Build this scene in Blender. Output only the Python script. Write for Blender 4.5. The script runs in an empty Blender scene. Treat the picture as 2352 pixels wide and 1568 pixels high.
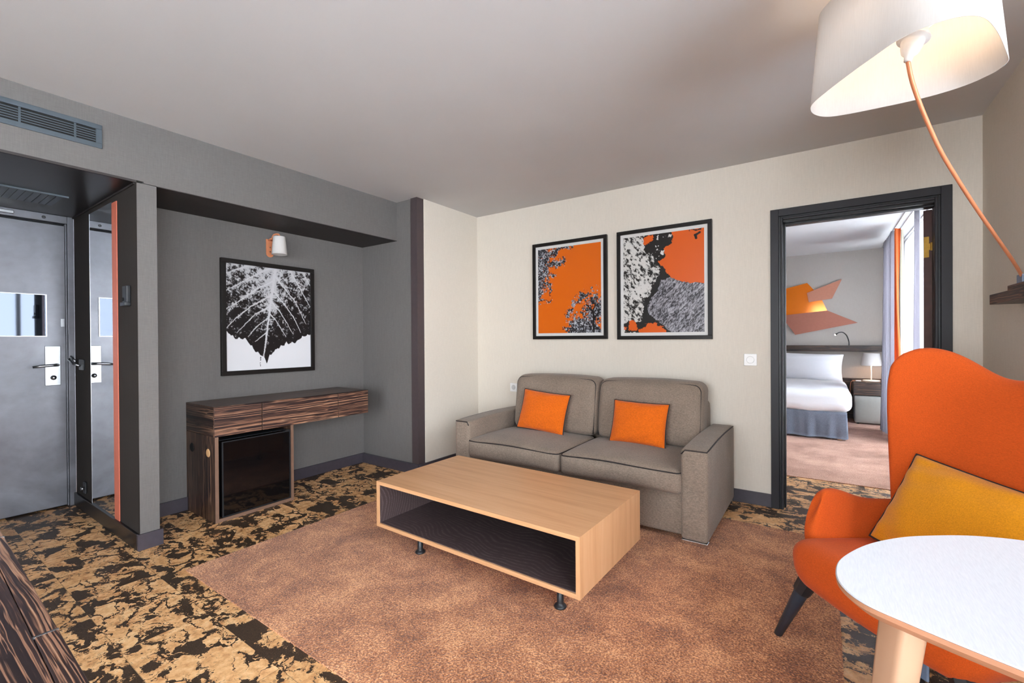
import bpy, bmesh, math, random
import numpy as np
from mathutils import Vector, Matrix
random.seed(7)
rng = np.random.default_rng(11)
SC = bpy.context.scene
COL = SC.collection
PI = math.pi

# ------------------------------------------------------------------ helpers
def lin(c):
    return c / 12.92 if c <= 0.04045 else ((c + 0.055) / 1.055) ** 2.4
def rgb(r, g, b):
    return (lin(r / 255), lin(g / 255), lin(b / 255), 1.0)

def empty(name, loc=(0, 0, 0), rz=0.0):
    o = bpy.data.objects.new(name, None)
    o.empty_display_size = 0.05
    COL.objects.link(o)
    o.location = loc
    o.rotation_euler = (0, 0, rz)
    return o

def thing(name, label, cat, loc=(0, 0, 0), rz=0.0, group=None):
    o = empty(name, loc, rz)
    tag(o, label, cat, group)
    return o

def tag(o, label, cat, group=None):
    o['label'] = label
    o['category'] = cat
    if group:
        o['group'] = group
    return o

def frame_of(o):
    m = Matrix.Identity(4)
    while o is not None:
        m = (Matrix.Translation(o.location) @ o.rotation_euler.to_matrix().to_4x4()) @ m
        o = o.parent
    return m

def obj(name, bm, mat, parent=None, smooth=False, world=True, bevel=0.0, bseg=2, label=None, sub=0):
    """link bm as one mesh object.  world=True: vertices are in world space."""
    bmesh.ops.recalc_face_normals(bm, faces=bm.faces)
    if parent is not None and world:
        bm.transform(frame_of(parent).inverted())
    me = bpy.data.meshes.new(name)
    bm.to_mesh(me)
    bm.free()
    for m in (mat if isinstance(mat, (list, tuple)) else [mat]):
        me.materials.append(m)
    o = bpy.data.objects.new(name, me)
    COL.objects.link(o)
    if parent is not None:
        o.parent = parent
    if smooth:
        for p in me.polygons:
            p.use_smooth = True
    if bevel:
        b = o.modifiers.new('bevel', 'BEVEL')
        b.width = bevel
        b.segments = bseg
        b.limit_method = 'ANGLE'
        b.angle_limit = math.radians(40)
        b.harden_normals = True
        for p in me.polygons:
            p.use_smooth = True
    if sub:
        s = o.modifiers.new('sub', 'SUBSURF')
        s.levels = sub
        s.render_levels = sub
    if label:
        o['label'] = label
    return o

def struct(name, bm, mat, parent=None, **k):
    o = obj(name, bm, mat, parent, **k)
    if parent is None:
        o['kind'] = 'structure'
    return o

def box(bm, x0, x1, y0, y1, z0, z1, M=None):
    vs = [bm.verts.new((x, y, z)) for x in (x0, x1) for y in (y0, y1) for z in (z0, z1)]
    for f in ((0, 1, 3, 2), (4, 6, 7, 5), (0, 4, 5, 1), (2, 3, 7, 6), (0, 2, 6, 4), (1, 5, 7, 3)):
        bm.faces.new([vs[i] for i in f])
    if M is not None:
        for v in vs:
            v.co = M @ v.co
    return bm

def B(*bs):
    bm = bmesh.new()
    for b in bs:
        box(bm, *b)
    return bm

def prism(bm, pts, z0, z1, axis='z', M=None):
    """extrude a 2-D polygon; axis z: pts=(x,y); axis y: pts=(x,z) between y0,y1; axis x: pts=(y,z)"""
    def P(p, h):
        return {'z': (p[0], p[1], h), 'y': (p[0], h, p[1]), 'x': (h, p[0], p[1])}[axis]
    a = [bm.verts.new(P(p, z0)) for p in pts]
    b = [bm.verts.new(P(p, z1)) for p in pts]
    n = len(pts)
    bm.faces.new(a)
    bm.faces.new(list(reversed(b)))
    for i in range(n):
        bm.faces.new([a[i], a[(i + 1) % n], b[(i + 1) % n], b[i]])
    if M is not None:
        for v in a + b:
            v.co = M @ v.co
    return bm

def tube(bm, pts, r, n=8, closed=False, cap=True):
    pts = [Vector(p) for p in pts]
    m = len(pts)
    rs = r if isinstance(r, (list, tuple)) else [r] * m
    rings = []
    up = None
    for i, p in enumerate(pts):
        if closed:
            t = pts[(i + 1) % m] - pts[i - 1]
        else:
            t = pts[min(i + 1, m - 1)] - pts[max(i - 1, 0)]
        if t.length < 1e-9:
            t = Vector((0, 0, 1))
        t.normalize()
        if up is None:
            up = Vector((0, 0, 1)) if abs(t.z) < 0.9 else Vector((1, 0, 0))
        a = up - t * up.dot(t)
        if a.length < 1e-6:
            a = t.orthogonal()
        a.normalize()
        up = a
        b = t.cross(a)
        rings.append([bm.verts.new(p + (a * math.cos(2 * PI * k / n) + b * math.sin(2 * PI * k / n)) * rs[i]) for k in range(n)])
    for i in range(m if closed else m - 1):
        A, Bq = rings[i], rings[(i + 1) % m]
        for k in range(n):
            bm.faces.new([A[k], A[(k + 1) % n], Bq[(k + 1) % n], Bq[k]])
    if cap and not closed:
        bm.faces.new(list(reversed(rings[0])))
        bm.faces.new(rings[-1])
    return bm

def lathe(bm, prof, n=24, M=None):
    """prof: list of (r,z); revolve about z"""
    rings = []
    for r, z in prof:
        if r < 1e-6:
            rings.append([bm.verts.new((0, 0, z))])
        else:
            rings.append([bm.verts.new((r * math.cos(2 * PI * k / n), r * math.sin(2 * PI * k / n), z)) for k in range(n)])
    for A, Bq in zip(rings, rings[1:]):
        for k in range(n):
            k2 = (k + 1) % n
            if len(A) == 1 and len(Bq) == 1:
                continue
            if len(A) == 1:
                bm.faces.new([A[0], Bq[k2], Bq[k]])
            elif len(Bq) == 1:
                bm.faces.new([A[k], A[k2], Bq[0]])
            else:
                bm.faces.new([A[k], A[k2], Bq[k2], Bq[k]])
    if M is not None:
        for rg in rings:
            for v in rg:
                v.co = M @ v.co
    return bm

def catmull(pts, k=8, closed=False):
    P = [Vector(p) for p in pts]
    n = len(P)
    out = []
    for i in range(n if closed else n - 1):
        if closed:
            p0, p1, p2, p3 = P[i - 1], P[i], P[(i + 1) % n], P[(i + 2) % n]
        else:
            p0, p1, p2, p3 = P[max(i - 1, 0)], P[i], P[i + 1], P[min(i + 2, n - 1)]
        for j in range(k):
            t = j / k
            out.append(0.5 * ((2 * p1) + (p2 - p0) * t + (2 * p0 - 5 * p1 + 4 * p2 - p3) * t * t + (3 * p1 - p0 - 3 * p2 + p3) * t ** 3))
    if not closed:
        out.append(P[-1])
    return out

def sheet(bm, nu, nv, fn):
    g = [[bm.verts.new(fn(i / nu, j / nv)) for j in range(nv + 1)] for i in range(nu + 1)]
    for i in range(nu):
        for j in range(nv):
            bm.faces.new([g[i][j], g[i + 1][j], g[i + 1][j + 1], g[i][j + 1]])
    return g

def closed_slab(bm, nu, nv, fa, fb):
    """two sheets fa, fb joined round the rim: a solid panel"""
    a = sheet(bm, nu, nv, fa)
    b = sheet(bm, nu, nv, fb)
    rim = [(i, 0) for i in range(nu)] + [(nu, j) for j in range(nv)] + [(i, nv) for i in range(nu, 0, -1)] + [(0, j) for j in range(nv, 0, -1)]
    for q in range(len(rim)):
        (i, j), (k, l) = rim[q], rim[(q + 1) % len(rim)]
        bm.faces.new([a[i][j], a[k][l], b[k][l], b[i][j]])
    return bm

def rounded(bm, sx, sy, sz, r, n=10, shape=None):
    """rounded box centred at origin with optional vertex shaper shape(Vector)->Vector"""
    bmesh.ops.create_cube(bm, size=2.0)
    bmesh.ops.subdivide_edges(bm, edges=bm.edges[:], cuts=n, use_grid_fill=True)
    h = Vector((sx / 2, sy / 2, sz / 2))
    for v in bm.verts:
        v.co = round_pt(v.co, h, r)
        if shape:
            v.co = shape(v.co)
    return bm

def remap(c, half, r):
    # spread cube coordinate c in [-1,1] so the corner radius gets enough vertices
    s = 1 if c >= 0 else -1
    a = abs(c)
    k = 0.62
    if a < k:
        return s * (half - r) * a / k
    return s * ((half - r) + r * (a - k) / (1 - k))

def round_pt(c, h, r):
    p = Vector((remap(c[0], h[0], min(r, h[0])), remap(c[1], h[1], min(r, h[1])), remap(c[2], h[2], min(r, h[2]))))
    q = Vector([max(-(h[i] - min(r, h[i])), min(h[i] - min(r, h[i]), p[i])) for i in range(3)])
    d = p - q
    if d.length > 1e-9:
        # cube-corner to ball
        m = max(abs(d[i]) / min(r, h[i]) for i in range(3))
        e = Vector([d[i] / min(r, h[i]) for i in range(3)])
        e = e.normalized() * m
        d = Vector([e[i] * min(r, h[i]) for i in range(3)])
    return q + d

# ------------------------------------------------------------------ node helpers
class T:
    def __init__(s, name):
        s.m = bpy.data.materials.new(name)
        s.m.use_nodes = True
        s.t = s.m.node_tree
        s.t.nodes.clear()
        s.out = s.t.nodes.new('ShaderNodeOutputMaterial')
    def n(s, typ, **kw):
        nd = s.t.nodes.new('ShaderNode' + typ)
        for k, v in kw.items():
            if k.startswith('i_'):
                key = k[2:].replace('_', ' ')
                s.put(nd.inputs[int(key) if key.isdigit() else key], v)
            else:
                setattr(nd, k, v)
        return nd
    def put(s, sock, v):
        if isinstance(v, bpy.types.NodeSocket):
            s.t.links.new(v, sock)
        elif isinstance(v, bpy.types.Node):
            s.t.links.new(v.outputs[0], sock)
        else:
            sock.default_value = v
    def math(s, op, a, b=0.0, c=0.0, clamp=False):
        nd = s.n('Math', operation=op, use_clamp=clamp)
        for i, v in enumerate((a, b, c)):
            s.put(nd.inputs[i], v)
        return nd.outputs[0]
    def vmath(s, op, a, b=(0, 0, 0)):
        nd = s.n('VectorMath', operation=op)
        s.put(nd.inputs[0], a)
        s.put(nd.inputs[1], b)
        return nd.outputs[0]
    def coords(s, kind='Object'):
        return s.n('TexCoord').outputs[kind]
    def mapping(s, vec, scale=(1, 1, 1), rot=(0, 0, 0), loc=(0, 0, 0)):
        nd = s.n('Mapping')
        s.put(nd.inputs['Vector'], vec)
        nd.inputs['Scale'].default_value = scale
        nd.inputs['Rotation'].default_value = rot
        nd.inputs['Location'].default_value = loc
        return nd.outputs[0]
    def noise(s, vec, scale, detail=2.0, rough=0.5, dist=0.0):
        nd = s.n('TexNoise')
        s.put(nd.inputs['Vector'], vec)
        nd.inputs['Scale'].default_value = scale
        nd.inputs['Detail'].default_value = detail
        nd.inputs['Roughness'].default_value = rough
        nd.inputs['Distortion'].default_value = dist
        return nd.outputs[0]
    def ramp(s, fac, stops, interp='LINEAR'):
        nd = s.n('ValToRGB')
        nd.color_ramp.interpolation = interp
        el = nd.color_ramp.elements
        while len(el) < len(stops):
            el.new(0.5)
        for e, (p, c) in zip(el, stops):
            e.position = p
            e.color = c if len(c) == 4 else (*c, 1)
        s.put(nd.inputs[0], fac)
        return nd.outputs[0]
    def mix(s, fac, a, b, blend='MIX'):
        nd = s.n('MixRGB', blend_type=blend)
        s.put(nd.inputs[0], fac)
        s.put(nd.inputs[1], a)
        s.put(nd.inputs[2], b)
        return nd.outputs[0]
    def smooth(s, v, lo, hi):
        nd = s.n('MapRange', interpolation_type='SMOOTHSTEP')
        s.put(nd.inputs[0], v)
        nd.inputs[1].default_value = lo
        nd.inputs[2].default_value = hi
        nd.inputs[3].default_value = 0
        nd.inputs[4].default_value = 1
        return nd.outputs[0]
    def bsdf(s, color, rough=0.6, metal=0.0, height=None, strength=0.3, dist=0.002, spec=0.5, **kw):
        b = s.n('BsdfPrincipled')
        s.put(b.inputs['Base Color'], color)
        s.put(b.inputs['Roughness'], rough)
        s.put(b.inputs['Metallic'], metal)
        s.put(b.inputs['Specular IOR Level'], spec)
        for k, v in kw.items():
            s.put(b.inputs[k.replace('_', ' ')], v)
        if height is not None:
            bp = s.n('Bump')
            bp.inputs['Strength'].default_value = strength
            bp.inputs['Distance'].default_value = dist
            s.put(bp.inputs['Height'], height)
            s.t.links.new(bp.outputs[0], b.inputs['Normal'])
        s.t.links.new(b.outputs[0], s.out.inputs[0])
        s.b = b
        return s.m

def plain(name, c, rough=0.5, metal=0.0, var=0.06, scale=30, spec=0.5, **kw):
    t = T(name)
    n = t.noise(t.coords(), scale, 3)
    c2 = tuple(min(1, x * (1 - var)) for x in c[:3]) + (1,)
    c3 = tuple(min(1, x * (1 + var)) for x in c[:3]) + (1,)
    return t.bsdf(t.ramp(n, [(0.3, c2), (0.7, c3)]), rough, metal, spec=spec, **kw)

def wallcloth(name, c, var=0.05, rough=0.85):
    t = T(name)
    co = t.coords()
    a = t.noise(t.mapping(co, (260, 260, 14)), 1.0, 2)
    b = t.noise(t.mapping(co, (40, 40, 420)), 1.0, 2)
    h = t.math('ADD', a, b)
    big = t.noise(co, 1.3, 2)
    f = t.math('ADD', t.math('MULTIPLY', h, 0.42), t.math('MULTIPLY', big, 0.16))
    c2 = tuple(x * (1 - 2.2 * var) for x in c[:3]) + (1,)
    c3 = tuple(min(1, x * (1 + 2.2 * var)) for x in c[:3]) + (1,)
    return t.bsdf(t.ramp(f, [(0.3, c2), (0.7, c3)]), rough, 0, h, 0.25, 0.0008, spec=0.25)

def fabric(name, c, var=0.14, scale=420, rough=0.9, sheen=0.15, bump=0.5, bigvar=0.06):
    t = T(name)
    co = t.coords()
    a = t.noise(t.mapping(co, (scale, scale * 0.25, scale)), 1.0, 2)
    b = t.noise(t.mapping(co, (scale * 0.25, scale, scale * 0.6)), 1.0, 2)
    h = t.math('MULTIPLY', t.math('ADD', a, b), 0.5)
    wr = t.noise(co, 9, 3, 0.6)
    big = t.noise(co, 5.0, 2)
    f = t.math('ADD', h, t.math('MULTIPLY', t.math('SUBTRACT', big, 0.5), bigvar * 4))
    c2 = tuple(x * (1 - 2 * var) for x in c[:3]) + (1,)
    c3 = tuple(min(1, x * (1 + 2 * var)) for x in c[:3]) + (1,)
    hh = t.math('ADD', t.math('MULTIPLY', h, 0.25), t.math('MULTIPLY', wr, 1.2))
    return t.bsdf(t.ramp(f, [(0.33, c2), (0.67, c3)]), rough, 0, hh, bump, 0.006, spec=0.2, Sheen_Weight=sheen)

def ebony(name, axis='y', scale=1.0, light=1.0, rough=0.35, fine=1.0):
    """macassar ebony: long dark stripes with reddish tan streaks running along axis"""
    t = T(name)
    co = t.coords()
    def ax(l, c):
        return tuple(scale * q for q in {'x': (l, c, c), 'y': (c, l, c), 'z': (c, c, l)}[axis])
    w = t.n('TexNoise')
    t.put(w.inputs['Vector'], t.mapping(co, ax(1.6, 5)))
    w.inputs['Scale'].default_value = 1.0
    w.inputs['Detail'].default_value = 3
    wv = t.vmath('SCALE', t.vmath('SUBTRACT', w.outputs['Color'], (0.5, 0.5, 0.5)))
    wv.node.inputs['Scale'].default_value = 0.04 / scale
    v = t.vmath('ADD', co, wv)
    a = t.noise(t.mapping(v, ax(0.25, 42)), 1.0, 3, 0.6)
    b = t.noise(t.mapping(v, ax(0.5, 120)), 1.0, 2, 0.6)
    big = t.noise(t.mapping(v, ax(0.25, 7)), 1.0, 1)
    f = t.math('ADD', t.math('ADD', t.math('MULTIPLY', a, 0.72), t.math('MULTIPLY', b, 0.16 * fine)), t.math('MULTIPLY', big, 0.12))
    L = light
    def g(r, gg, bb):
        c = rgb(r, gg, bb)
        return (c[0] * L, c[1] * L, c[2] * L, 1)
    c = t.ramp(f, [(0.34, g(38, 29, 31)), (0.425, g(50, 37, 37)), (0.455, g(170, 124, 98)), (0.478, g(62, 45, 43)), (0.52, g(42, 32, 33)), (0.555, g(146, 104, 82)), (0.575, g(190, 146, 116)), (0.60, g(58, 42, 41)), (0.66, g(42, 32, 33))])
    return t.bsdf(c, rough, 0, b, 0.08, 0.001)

M = {}
M['wall_cream'] = wallcloth('cream woven wall cloth', rgb(212, 204, 192), 0.03)
M['wall_grey'] = wallcloth('grey woven wall cloth', rgb(106, 103, 101), 0.06)
M['wall_bed'] = wallcloth('pale grey wall cloth', rgb(170, 164, 158), 0.03)
M['ceiling'] = plain('matt ceiling paint', rgb(196, 195, 195), 0.9, var=0.02, scale=2)
M['soffit'] = plain('black brown soffit laminate', rgb(44, 38, 37), 0.6, var=0.1)
M['recess'] = plain('black satin laminate', rgb(30, 27, 27), 0.3, var=0.1, scale=6, spec=0.3)
M['wenge'] = wallcloth('dark brown wall cloth', rgb(50, 45, 42), 0.06)
M['base'] = plain('dark plum grey skirting paint', rgb(64, 59, 67), 0.4, var=0.08)
M['post'] = plain('dark brown corner trim', rgb(72, 62, 64), 0.45, var=0.05)
M['casing'] = plain('charcoal door casing', rgb(42, 41, 45), 0.45, var=0.02, spec=0.25)
M['casing_in'] = plain('black door rebate', rgb(24, 26, 29), 0.35, var=0.02, spec=0.3)
M['black'] = plain('matt black metal', rgb(30, 32, 36), 0.4, var=0.1)
M['blacksat'] = plain('black satin wood frame', rgb(26, 23, 22), 0.4, var=0.05, spec=0.25)
M['white_pl'] = plain('white plastic', rgb(232, 231, 230), 0.35, var=0.01)
M['paper'] = plain('white mount paper', rgb(206, 205, 203), 0.6, var=0.01, spec=0.2)
M['steel'] = plain('brushed steel', rgb(158, 160, 164), 0.34, 1.0, var=0.04, scale=60)
M['chrome'] = plain('chrome', rgb(220, 222, 225), 0.08, 1.0, var=0.02)
M['brass'] = plain('brass', rgb(212, 170, 84), 0.28, 1.0, var=0.08, scale=60)
M['copper'] = plain('copper lacquer', rgb(206, 132, 94), 0.35, 0.15, var=0.04)
M['coral'] = plain('coral copper strip', rgb(206, 112, 88), 0.45, 0.1, var=0.04)
M['mirror'] = plain('mirror silvering', rgb(236, 238, 240), 0.01, 1.0, var=0.0)
M['vent'] = plain('slate blue metal', rgb(78, 88, 96), 0.4, 0.3, var=0.04)
M['void'] = plain('dark void', rgb(12, 12, 13), 0.8, var=0.05)
M['black_gloss'] = plain('black gloss fridge door', rgb(12, 10, 11), 0.06, var=0.05)
M['white_sheet'] = fabric('white bed linen', rgb(216, 216, 220), 0.01, 200, bump=0.25, bigvar=0.01)
M['skirt'] = fabric('blue grey bed skirt', rgb(146, 155, 172), 0.10, 300, bump=0.5)
M['drape'] = fabric('pale grey drape', rgb(188, 186, 193), 0.03, 300, bump=0.15, bigvar=0.01)
M['drape_orange'] = fabric('orange drape lining', rgb(214, 112, 58), 0.06, 300, bump=0.15, bigvar=0.01)
M['sofa'] = fabric('taupe sofa weave', rgb(131, 116, 103), 0.16, 330, bump=0.35, bigvar=0.05)
M['piping'] = plain('black piping cord', rgb(36, 30, 30), 0.7, var=0.1)
M['orange'] = fabric('orange cushion cotton', rgb(212, 98, 16), 0.10, 300, bump=0.35, bigvar=0.05)
M['chair'] = fabric('orange chair felt', rgb(188, 76, 20), 0.09, 520, bump=0.12, bigvar=0.03, sheen=0.05)
M['mustard'] = fabric('mustard cushion weave', rgb(204, 132, 12), 0.09, 420, bump=0.3, bigvar=0.03)
M['stool'] = plain('light grey leatherette', rgb(142, 140, 135), 0.5, var=0.03)
M['bluegrey'] = plain('blue grey painted metal', rgb(112, 124, 146), 0.5, var=0.08)
M['blueblack'] = plain('blue black stained leg', rgb(38, 48, 60), 0.4, var=0.12)
M['wood_brown'] = plain('dark red brown door wood', rgb(74, 46, 40), 0.4, var=0.12, scale=20)
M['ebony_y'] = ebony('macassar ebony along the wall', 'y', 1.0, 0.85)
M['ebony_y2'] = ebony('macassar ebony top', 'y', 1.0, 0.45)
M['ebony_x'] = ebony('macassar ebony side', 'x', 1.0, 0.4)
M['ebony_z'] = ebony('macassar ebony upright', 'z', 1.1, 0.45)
M['ebony_desk'] = ebony('macassar ebony desk top', 'x', 1.7, 0.8, 0.3, 0.45)
M['ebony_shelf'] = ebony('dark grey brown shelf laminate', 'y', 1.2, 0.42, 0.45, 0.6)
M['ebony_bed'] = ebony('dark ebony bedroom veneer', 'x', 1.0, 0.26, 0.45)

def oak(name, axis, tint=1.0, rough=0.42):
    t = T(name)
    co = t.coords()
    s = {'x': (1.2, 26, 26), 'y': (26, 1.2, 26), 'z': (26, 26, 1.2)}[axis]
    a = t.noise(t.mapping(co, s), 1.0, 4, 0.55, 0.4)
    b = t.noise(t.mapping(co, tuple(q * 5 for q in s)), 1.0, 3)
    big = t.noise(t.mapping(co, tuple(q * 0.16 for q in s)), 1.0, 1)
    f = t.math('ADD', t.math('ADD', t.math('MULTIPLY', a, 0.55), t.math('MULTIPLY', b, 0.25)), t.math('MULTIPLY', big, 0.2))
    def g(r, gg, bb):
        c = rgb(r, gg, bb)
        return (c[0] * tint, c[1] * tint, c[2] * tint, 1)
    return t.bsdf(t.ramp(f, [(0.3, g(184, 134, 92)), (0.5, g(204, 154, 110)), (0.7, g(214, 168, 126))]), rough, 0, b, 0.05, 0.001)
M['oak_x'] = oak('oak veneer along the table', 'x')
M['oak_z'] = oak('oak veneer upright', 'z')
M['beech'] = plain('pale beech leg', rgb(186, 148, 120), 0.42, var=0.04, scale=8)
M['edge_beech'] = plain('pinkish beech edge', rgb(176, 126, 98), 0.45, var=0.06, scale=20)

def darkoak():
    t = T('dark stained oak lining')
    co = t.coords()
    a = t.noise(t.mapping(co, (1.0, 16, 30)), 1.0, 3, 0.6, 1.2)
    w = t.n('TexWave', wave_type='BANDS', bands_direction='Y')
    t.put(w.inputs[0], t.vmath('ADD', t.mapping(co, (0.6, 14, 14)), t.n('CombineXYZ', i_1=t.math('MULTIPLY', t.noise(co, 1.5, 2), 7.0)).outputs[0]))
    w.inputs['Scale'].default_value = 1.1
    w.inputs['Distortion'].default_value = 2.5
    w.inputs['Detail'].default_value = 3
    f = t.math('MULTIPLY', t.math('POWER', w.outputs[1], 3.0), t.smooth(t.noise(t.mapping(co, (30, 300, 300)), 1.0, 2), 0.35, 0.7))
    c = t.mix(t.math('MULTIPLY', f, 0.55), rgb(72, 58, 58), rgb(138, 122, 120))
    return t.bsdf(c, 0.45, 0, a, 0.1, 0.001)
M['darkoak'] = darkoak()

def cork():
    t = T('cork tile floor')
    co = t.coords()
    sp = t.n('SeparateXYZ')
    t.put(sp.inputs[0], co)
    ix = t.math('FLOOR', t.math('DIVIDE', sp.outputs[0], 0.6))
    row = t.math('DIVIDE', t.math('ADD', sp.outputs[1], 0.03), 0.3)
    iy = t.math('FLOOR', row)
    ix2 = t.math('FLOOR', t.math('ADD', t.math('DIVIDE', sp.outputs[0], 0.6), t.math('MULTIPLY', iy, 0.37)))
    wn = t.n('TexWhiteNoise', noise_dimensions='3D')
    t.put(wn.inputs['Vector'], t.n('CombineXYZ', i_0=ix2, i_1=iy).outputs[0])
    off = t.vmath('SCALE', wn.outputs['Color'])
    off.node.inputs['Scale'].default_value = 7.0
    v = t.vmath('ADD', co, off)
    nz = t.n('TexNoise')
    t.put(nz.inputs['Vector'], v)
    nz.inputs['Scale'].default_value = 9
    nz.inputs['Detail'].default_value = 5
    nz.inputs['Roughness'].default_value = 0.65
    wv = t.vmath('SCALE', t.vmath('SUBTRACT', nz.outputs['Color'], (0.5, 0.5, 0.5)))
    wv.node.inputs['Scale'].default_value = 0.16
    v2 = t.vmath('ADD', v, wv)
    st = t.mapping(v2, (0.8, 1.35, 1))
    big = t.noise(st, 5.6, 7, 0.62, 0.9)
    vor = t.n('TexVoronoi', feature='DISTANCE_TO_EDGE')
    t.put(vor.inputs['Vector'], st)
    vor.inputs['Scale'].default_value = 9.5
    patch = t.smooth(big, 0.520, 0.531)
    crackw = t.math('MULTIPLY', t.smooth(t.noise(v, 7, 2), 0.40, 0.72), 0.11)
    crack = t.math('LESS_THAN', vor.outputs[0], crackw)
    dark = t.math('MAXIMUM', patch, crack, clamp=True)
    sq = t.smooth(t.noise(v, 85, 3, 0.6), 0.56, 0.63)
    sq = t.math('MULTIPLY', sq, t.smooth(t.noise(v, 5, 2), 0.35, 0.6))
    dark2 = t.math('MAXIMUM', dark, t.math('MULTIPLY', sq, 0.6))
    tan = t.ramp(t.noise(v, 26, 4, 0.65), [(0.3, rgb(192, 136, 88)), (0.5, rgb(228, 178, 124)), (0.7, rgb(242, 204, 154))])
    tint = t.ramp(wn.outputs['Value'], [(0, (0.86, 0.82, 0.76, 1)), (1, (1.06, 1.05, 1.04, 1))])
    tan = t.mix(1.0, tan, tint, 'MULTIPLY')
    dk = t.ramp(t.noise(v, 300, 2), [(0.35, rgb(44, 33, 26)), (0.7, rgb(84, 66, 50))])
    c = t.mix(dark2, tan, dk)
    # seams
    fx = t.math('FRACT', t.math('ADD', t.math('DIVIDE', sp.outputs[0], 0.6), t.math('MULTIPLY', iy, 0.37)))
    fy = t.math('FRACT', row)
    sx = t.math('LESS_THAN', fx, 0.004)
    sy = t.math('LESS_THAN', fy, 0.008)
    seam = t.math('MULTIPLY', t.math('MAXIMUM', sx, sy), 0.45)
    c = t.mix(seam, c, rgb(60, 42, 28))
    return t.bsdf(c, 0.42, 0, dark, 0.06, 0.001, spec=0.35)
M['cork'] = cork()

def pile(name, c1, c2, c3, sc=230, blot=5.0):
    t = T(name)
    co = t.coords()
    fine = t.noise(co, sc, 2, 0.6)
    vor = t.n('TexVoronoi', feature='F1')
    t.put(vor.inputs['Vector'], co)
    vor.inputs['Scale'].default_value = sc * 0.7
    blo = t.noise(co, blot, 6, 0.68, 0.25)
    f = t.math('ADD', t.math('MULTIPLY', fine, 0.60), t.math('MULTIPLY', blo, 0.40))
    c = t.ramp(f, [(0.38, c1), (0.5, c2), (0.62, c3)])
    h = t.math('SUBTRACT', fine, t.math('MULTIPLY', vor.outputs[0], 0.5))
    return t.bsdf(c, 0.95, 0, h, 0.9, 0.006, spec=0.1, Sheen_Weight=0.25)
M['rug'] = pile('rust brown shag pile', rgb(110, 62, 36), rgb(178, 112, 70), rgb(238, 174, 122), 150, 4.5)
M['carpet'] = pile('bedroom brown carpet', rgb(130, 86, 66), rgb(184, 134, 110), rgb(218, 172, 150), 160, 3)

def doormetal():
    t = T('worn grey door metal')
    co = t.coords()
    a = t.noise(co, 2.2, 4, 0.6, 1.2)
    b = t.noise(co, 14, 4, 0.6)
    f = t.math('ADD', t.math('MULTIPLY', a, 0.75), t.math('MULTIPLY', b, 0.25))
    c = t.ramp(f, [(0.3, rgb(100, 100, 106)), (0.5, rgb(116, 117, 124)), (0.7, rgb(130, 132, 140))])
    return t.bsdf(c, t.ramp(a, [(0.3, (0.34,) * 3), (0.7, (0.5,) * 3)]), 0.45, b, 0.05, 0.002)
M['doormetal'] = doormetal()

def whitetop():
    t = T('white laminate with fine woven grain')
    co = t.coords()
    a = t.noise(t.mapping(co, (420, 40, 1), (0, 0, 0.3)), 1.0, 2)
    c = t.ramp(a, [(0.3, rgb(194, 195, 200)), (0.7, rgb(204, 205, 209))])
    return t.bsdf(c, 0.38, 0, a, 0.08, 0.0006)
M['whitetop'] = whitetop()

def shade_mat(name, c, trans=0.45):
    t = T(name)
    a = t.noise(t.mapping(t.coords(), (260, 260, 10)), 1.0, 2)
    cc = t.ramp(a, [(0.3, tuple(x * 0.96 for x in c[:3])), (0.7, c)])
    d = t.n('BsdfDiffuse')
    t.put(d.inputs[0], cc)
    tr = t.n('BsdfTranslucent')
    t.put(tr.inputs[0], cc)
    mx = t.n('MixShader', i_0=trans)
    t.t.links.new(d.outputs[0], mx.inputs[1])
    t.t.links.new(tr.outputs[0], mx.inputs[2])
    t.t.links.new(mx.outputs[0], t.out.inputs[0])
    return t.m
M['shade'] = shade_mat('white lamp shade cloth', rgb(226, 223, 220), 0.28)
def sheer_mat():
    t = T('white sheer voile')
    d = t.n('BsdfDiffuse')
    d.inputs[0].default_value = rgb(246, 246, 248)
    tr = t.n('BsdfTranslucent')
    tr.inputs[0].default_value = rgb(246, 246, 248)
    tp = t.n('BsdfTransparent')
    a = t.n('MixShader', i_0=0.6)
    t.t.links.new(d.outputs[0], a.inputs[1])
    t.t.links.new(tr.outputs[0], a.inputs[2])
    b = t.n('MixShader', i_0=0.42)
    t.t.links.new(a.outputs[0], b.inputs[1])
    t.t.links.new(tp.outputs[0], b.inputs[2])
    t.t.links.new(b.outputs[0], t.out.inputs[0])
    return t.m
M['sheer'] = sheer_mat()
M['shade_bed'] = shade_mat('white bedside shade card', rgb(200, 196, 194), 0.10)
M['liner'] = shade_mat('cream curtain liner', rgb(226, 222, 206), 0.4)

def emit(name, c, s):
    t = T(name)
    e = t.n('Emission')
    e.inputs[0].default_value = c
    e.inputs[1].default_value = s
    t.t.links.new(e.outputs[0], t.out.inputs[0])
    return t.m
M['bulb'] = emit('lit bulb', (1.0, 0.78, 0.5, 1), 30.0)
M['led'] = emit('lit reading led', (1.0, 0.85, 0.62, 1), 40.0)

def glass():
    t = T('window glass')
    a = t.n('BsdfTransparent')
    g = t.n('BsdfGlossy')
    g.inputs['Roughness'].default_value = 0.0
    f = t.n('Fresnel')
    f.inputs[0].default_value = 1.25
    mx = t.n('MixShader')
    t.t.links.new(f.outputs[0], mx.inputs[0])
    t.t.links.new(a.outputs[0], mx.inputs[1])
    t.t.links.new(g.outputs[0], mx.inputs[2])
    t.t.links.new(mx.outputs[0], t.out.inputs[0])
    return t.m
M['glass'] = glass()

def plastic_clear():
    t = T('glossy sign sheet')
    return t.bsdf(rgb(58, 63, 72), 0.03, 0.85, spec=0.5)
M['sign'] = plastic_clear()

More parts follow.
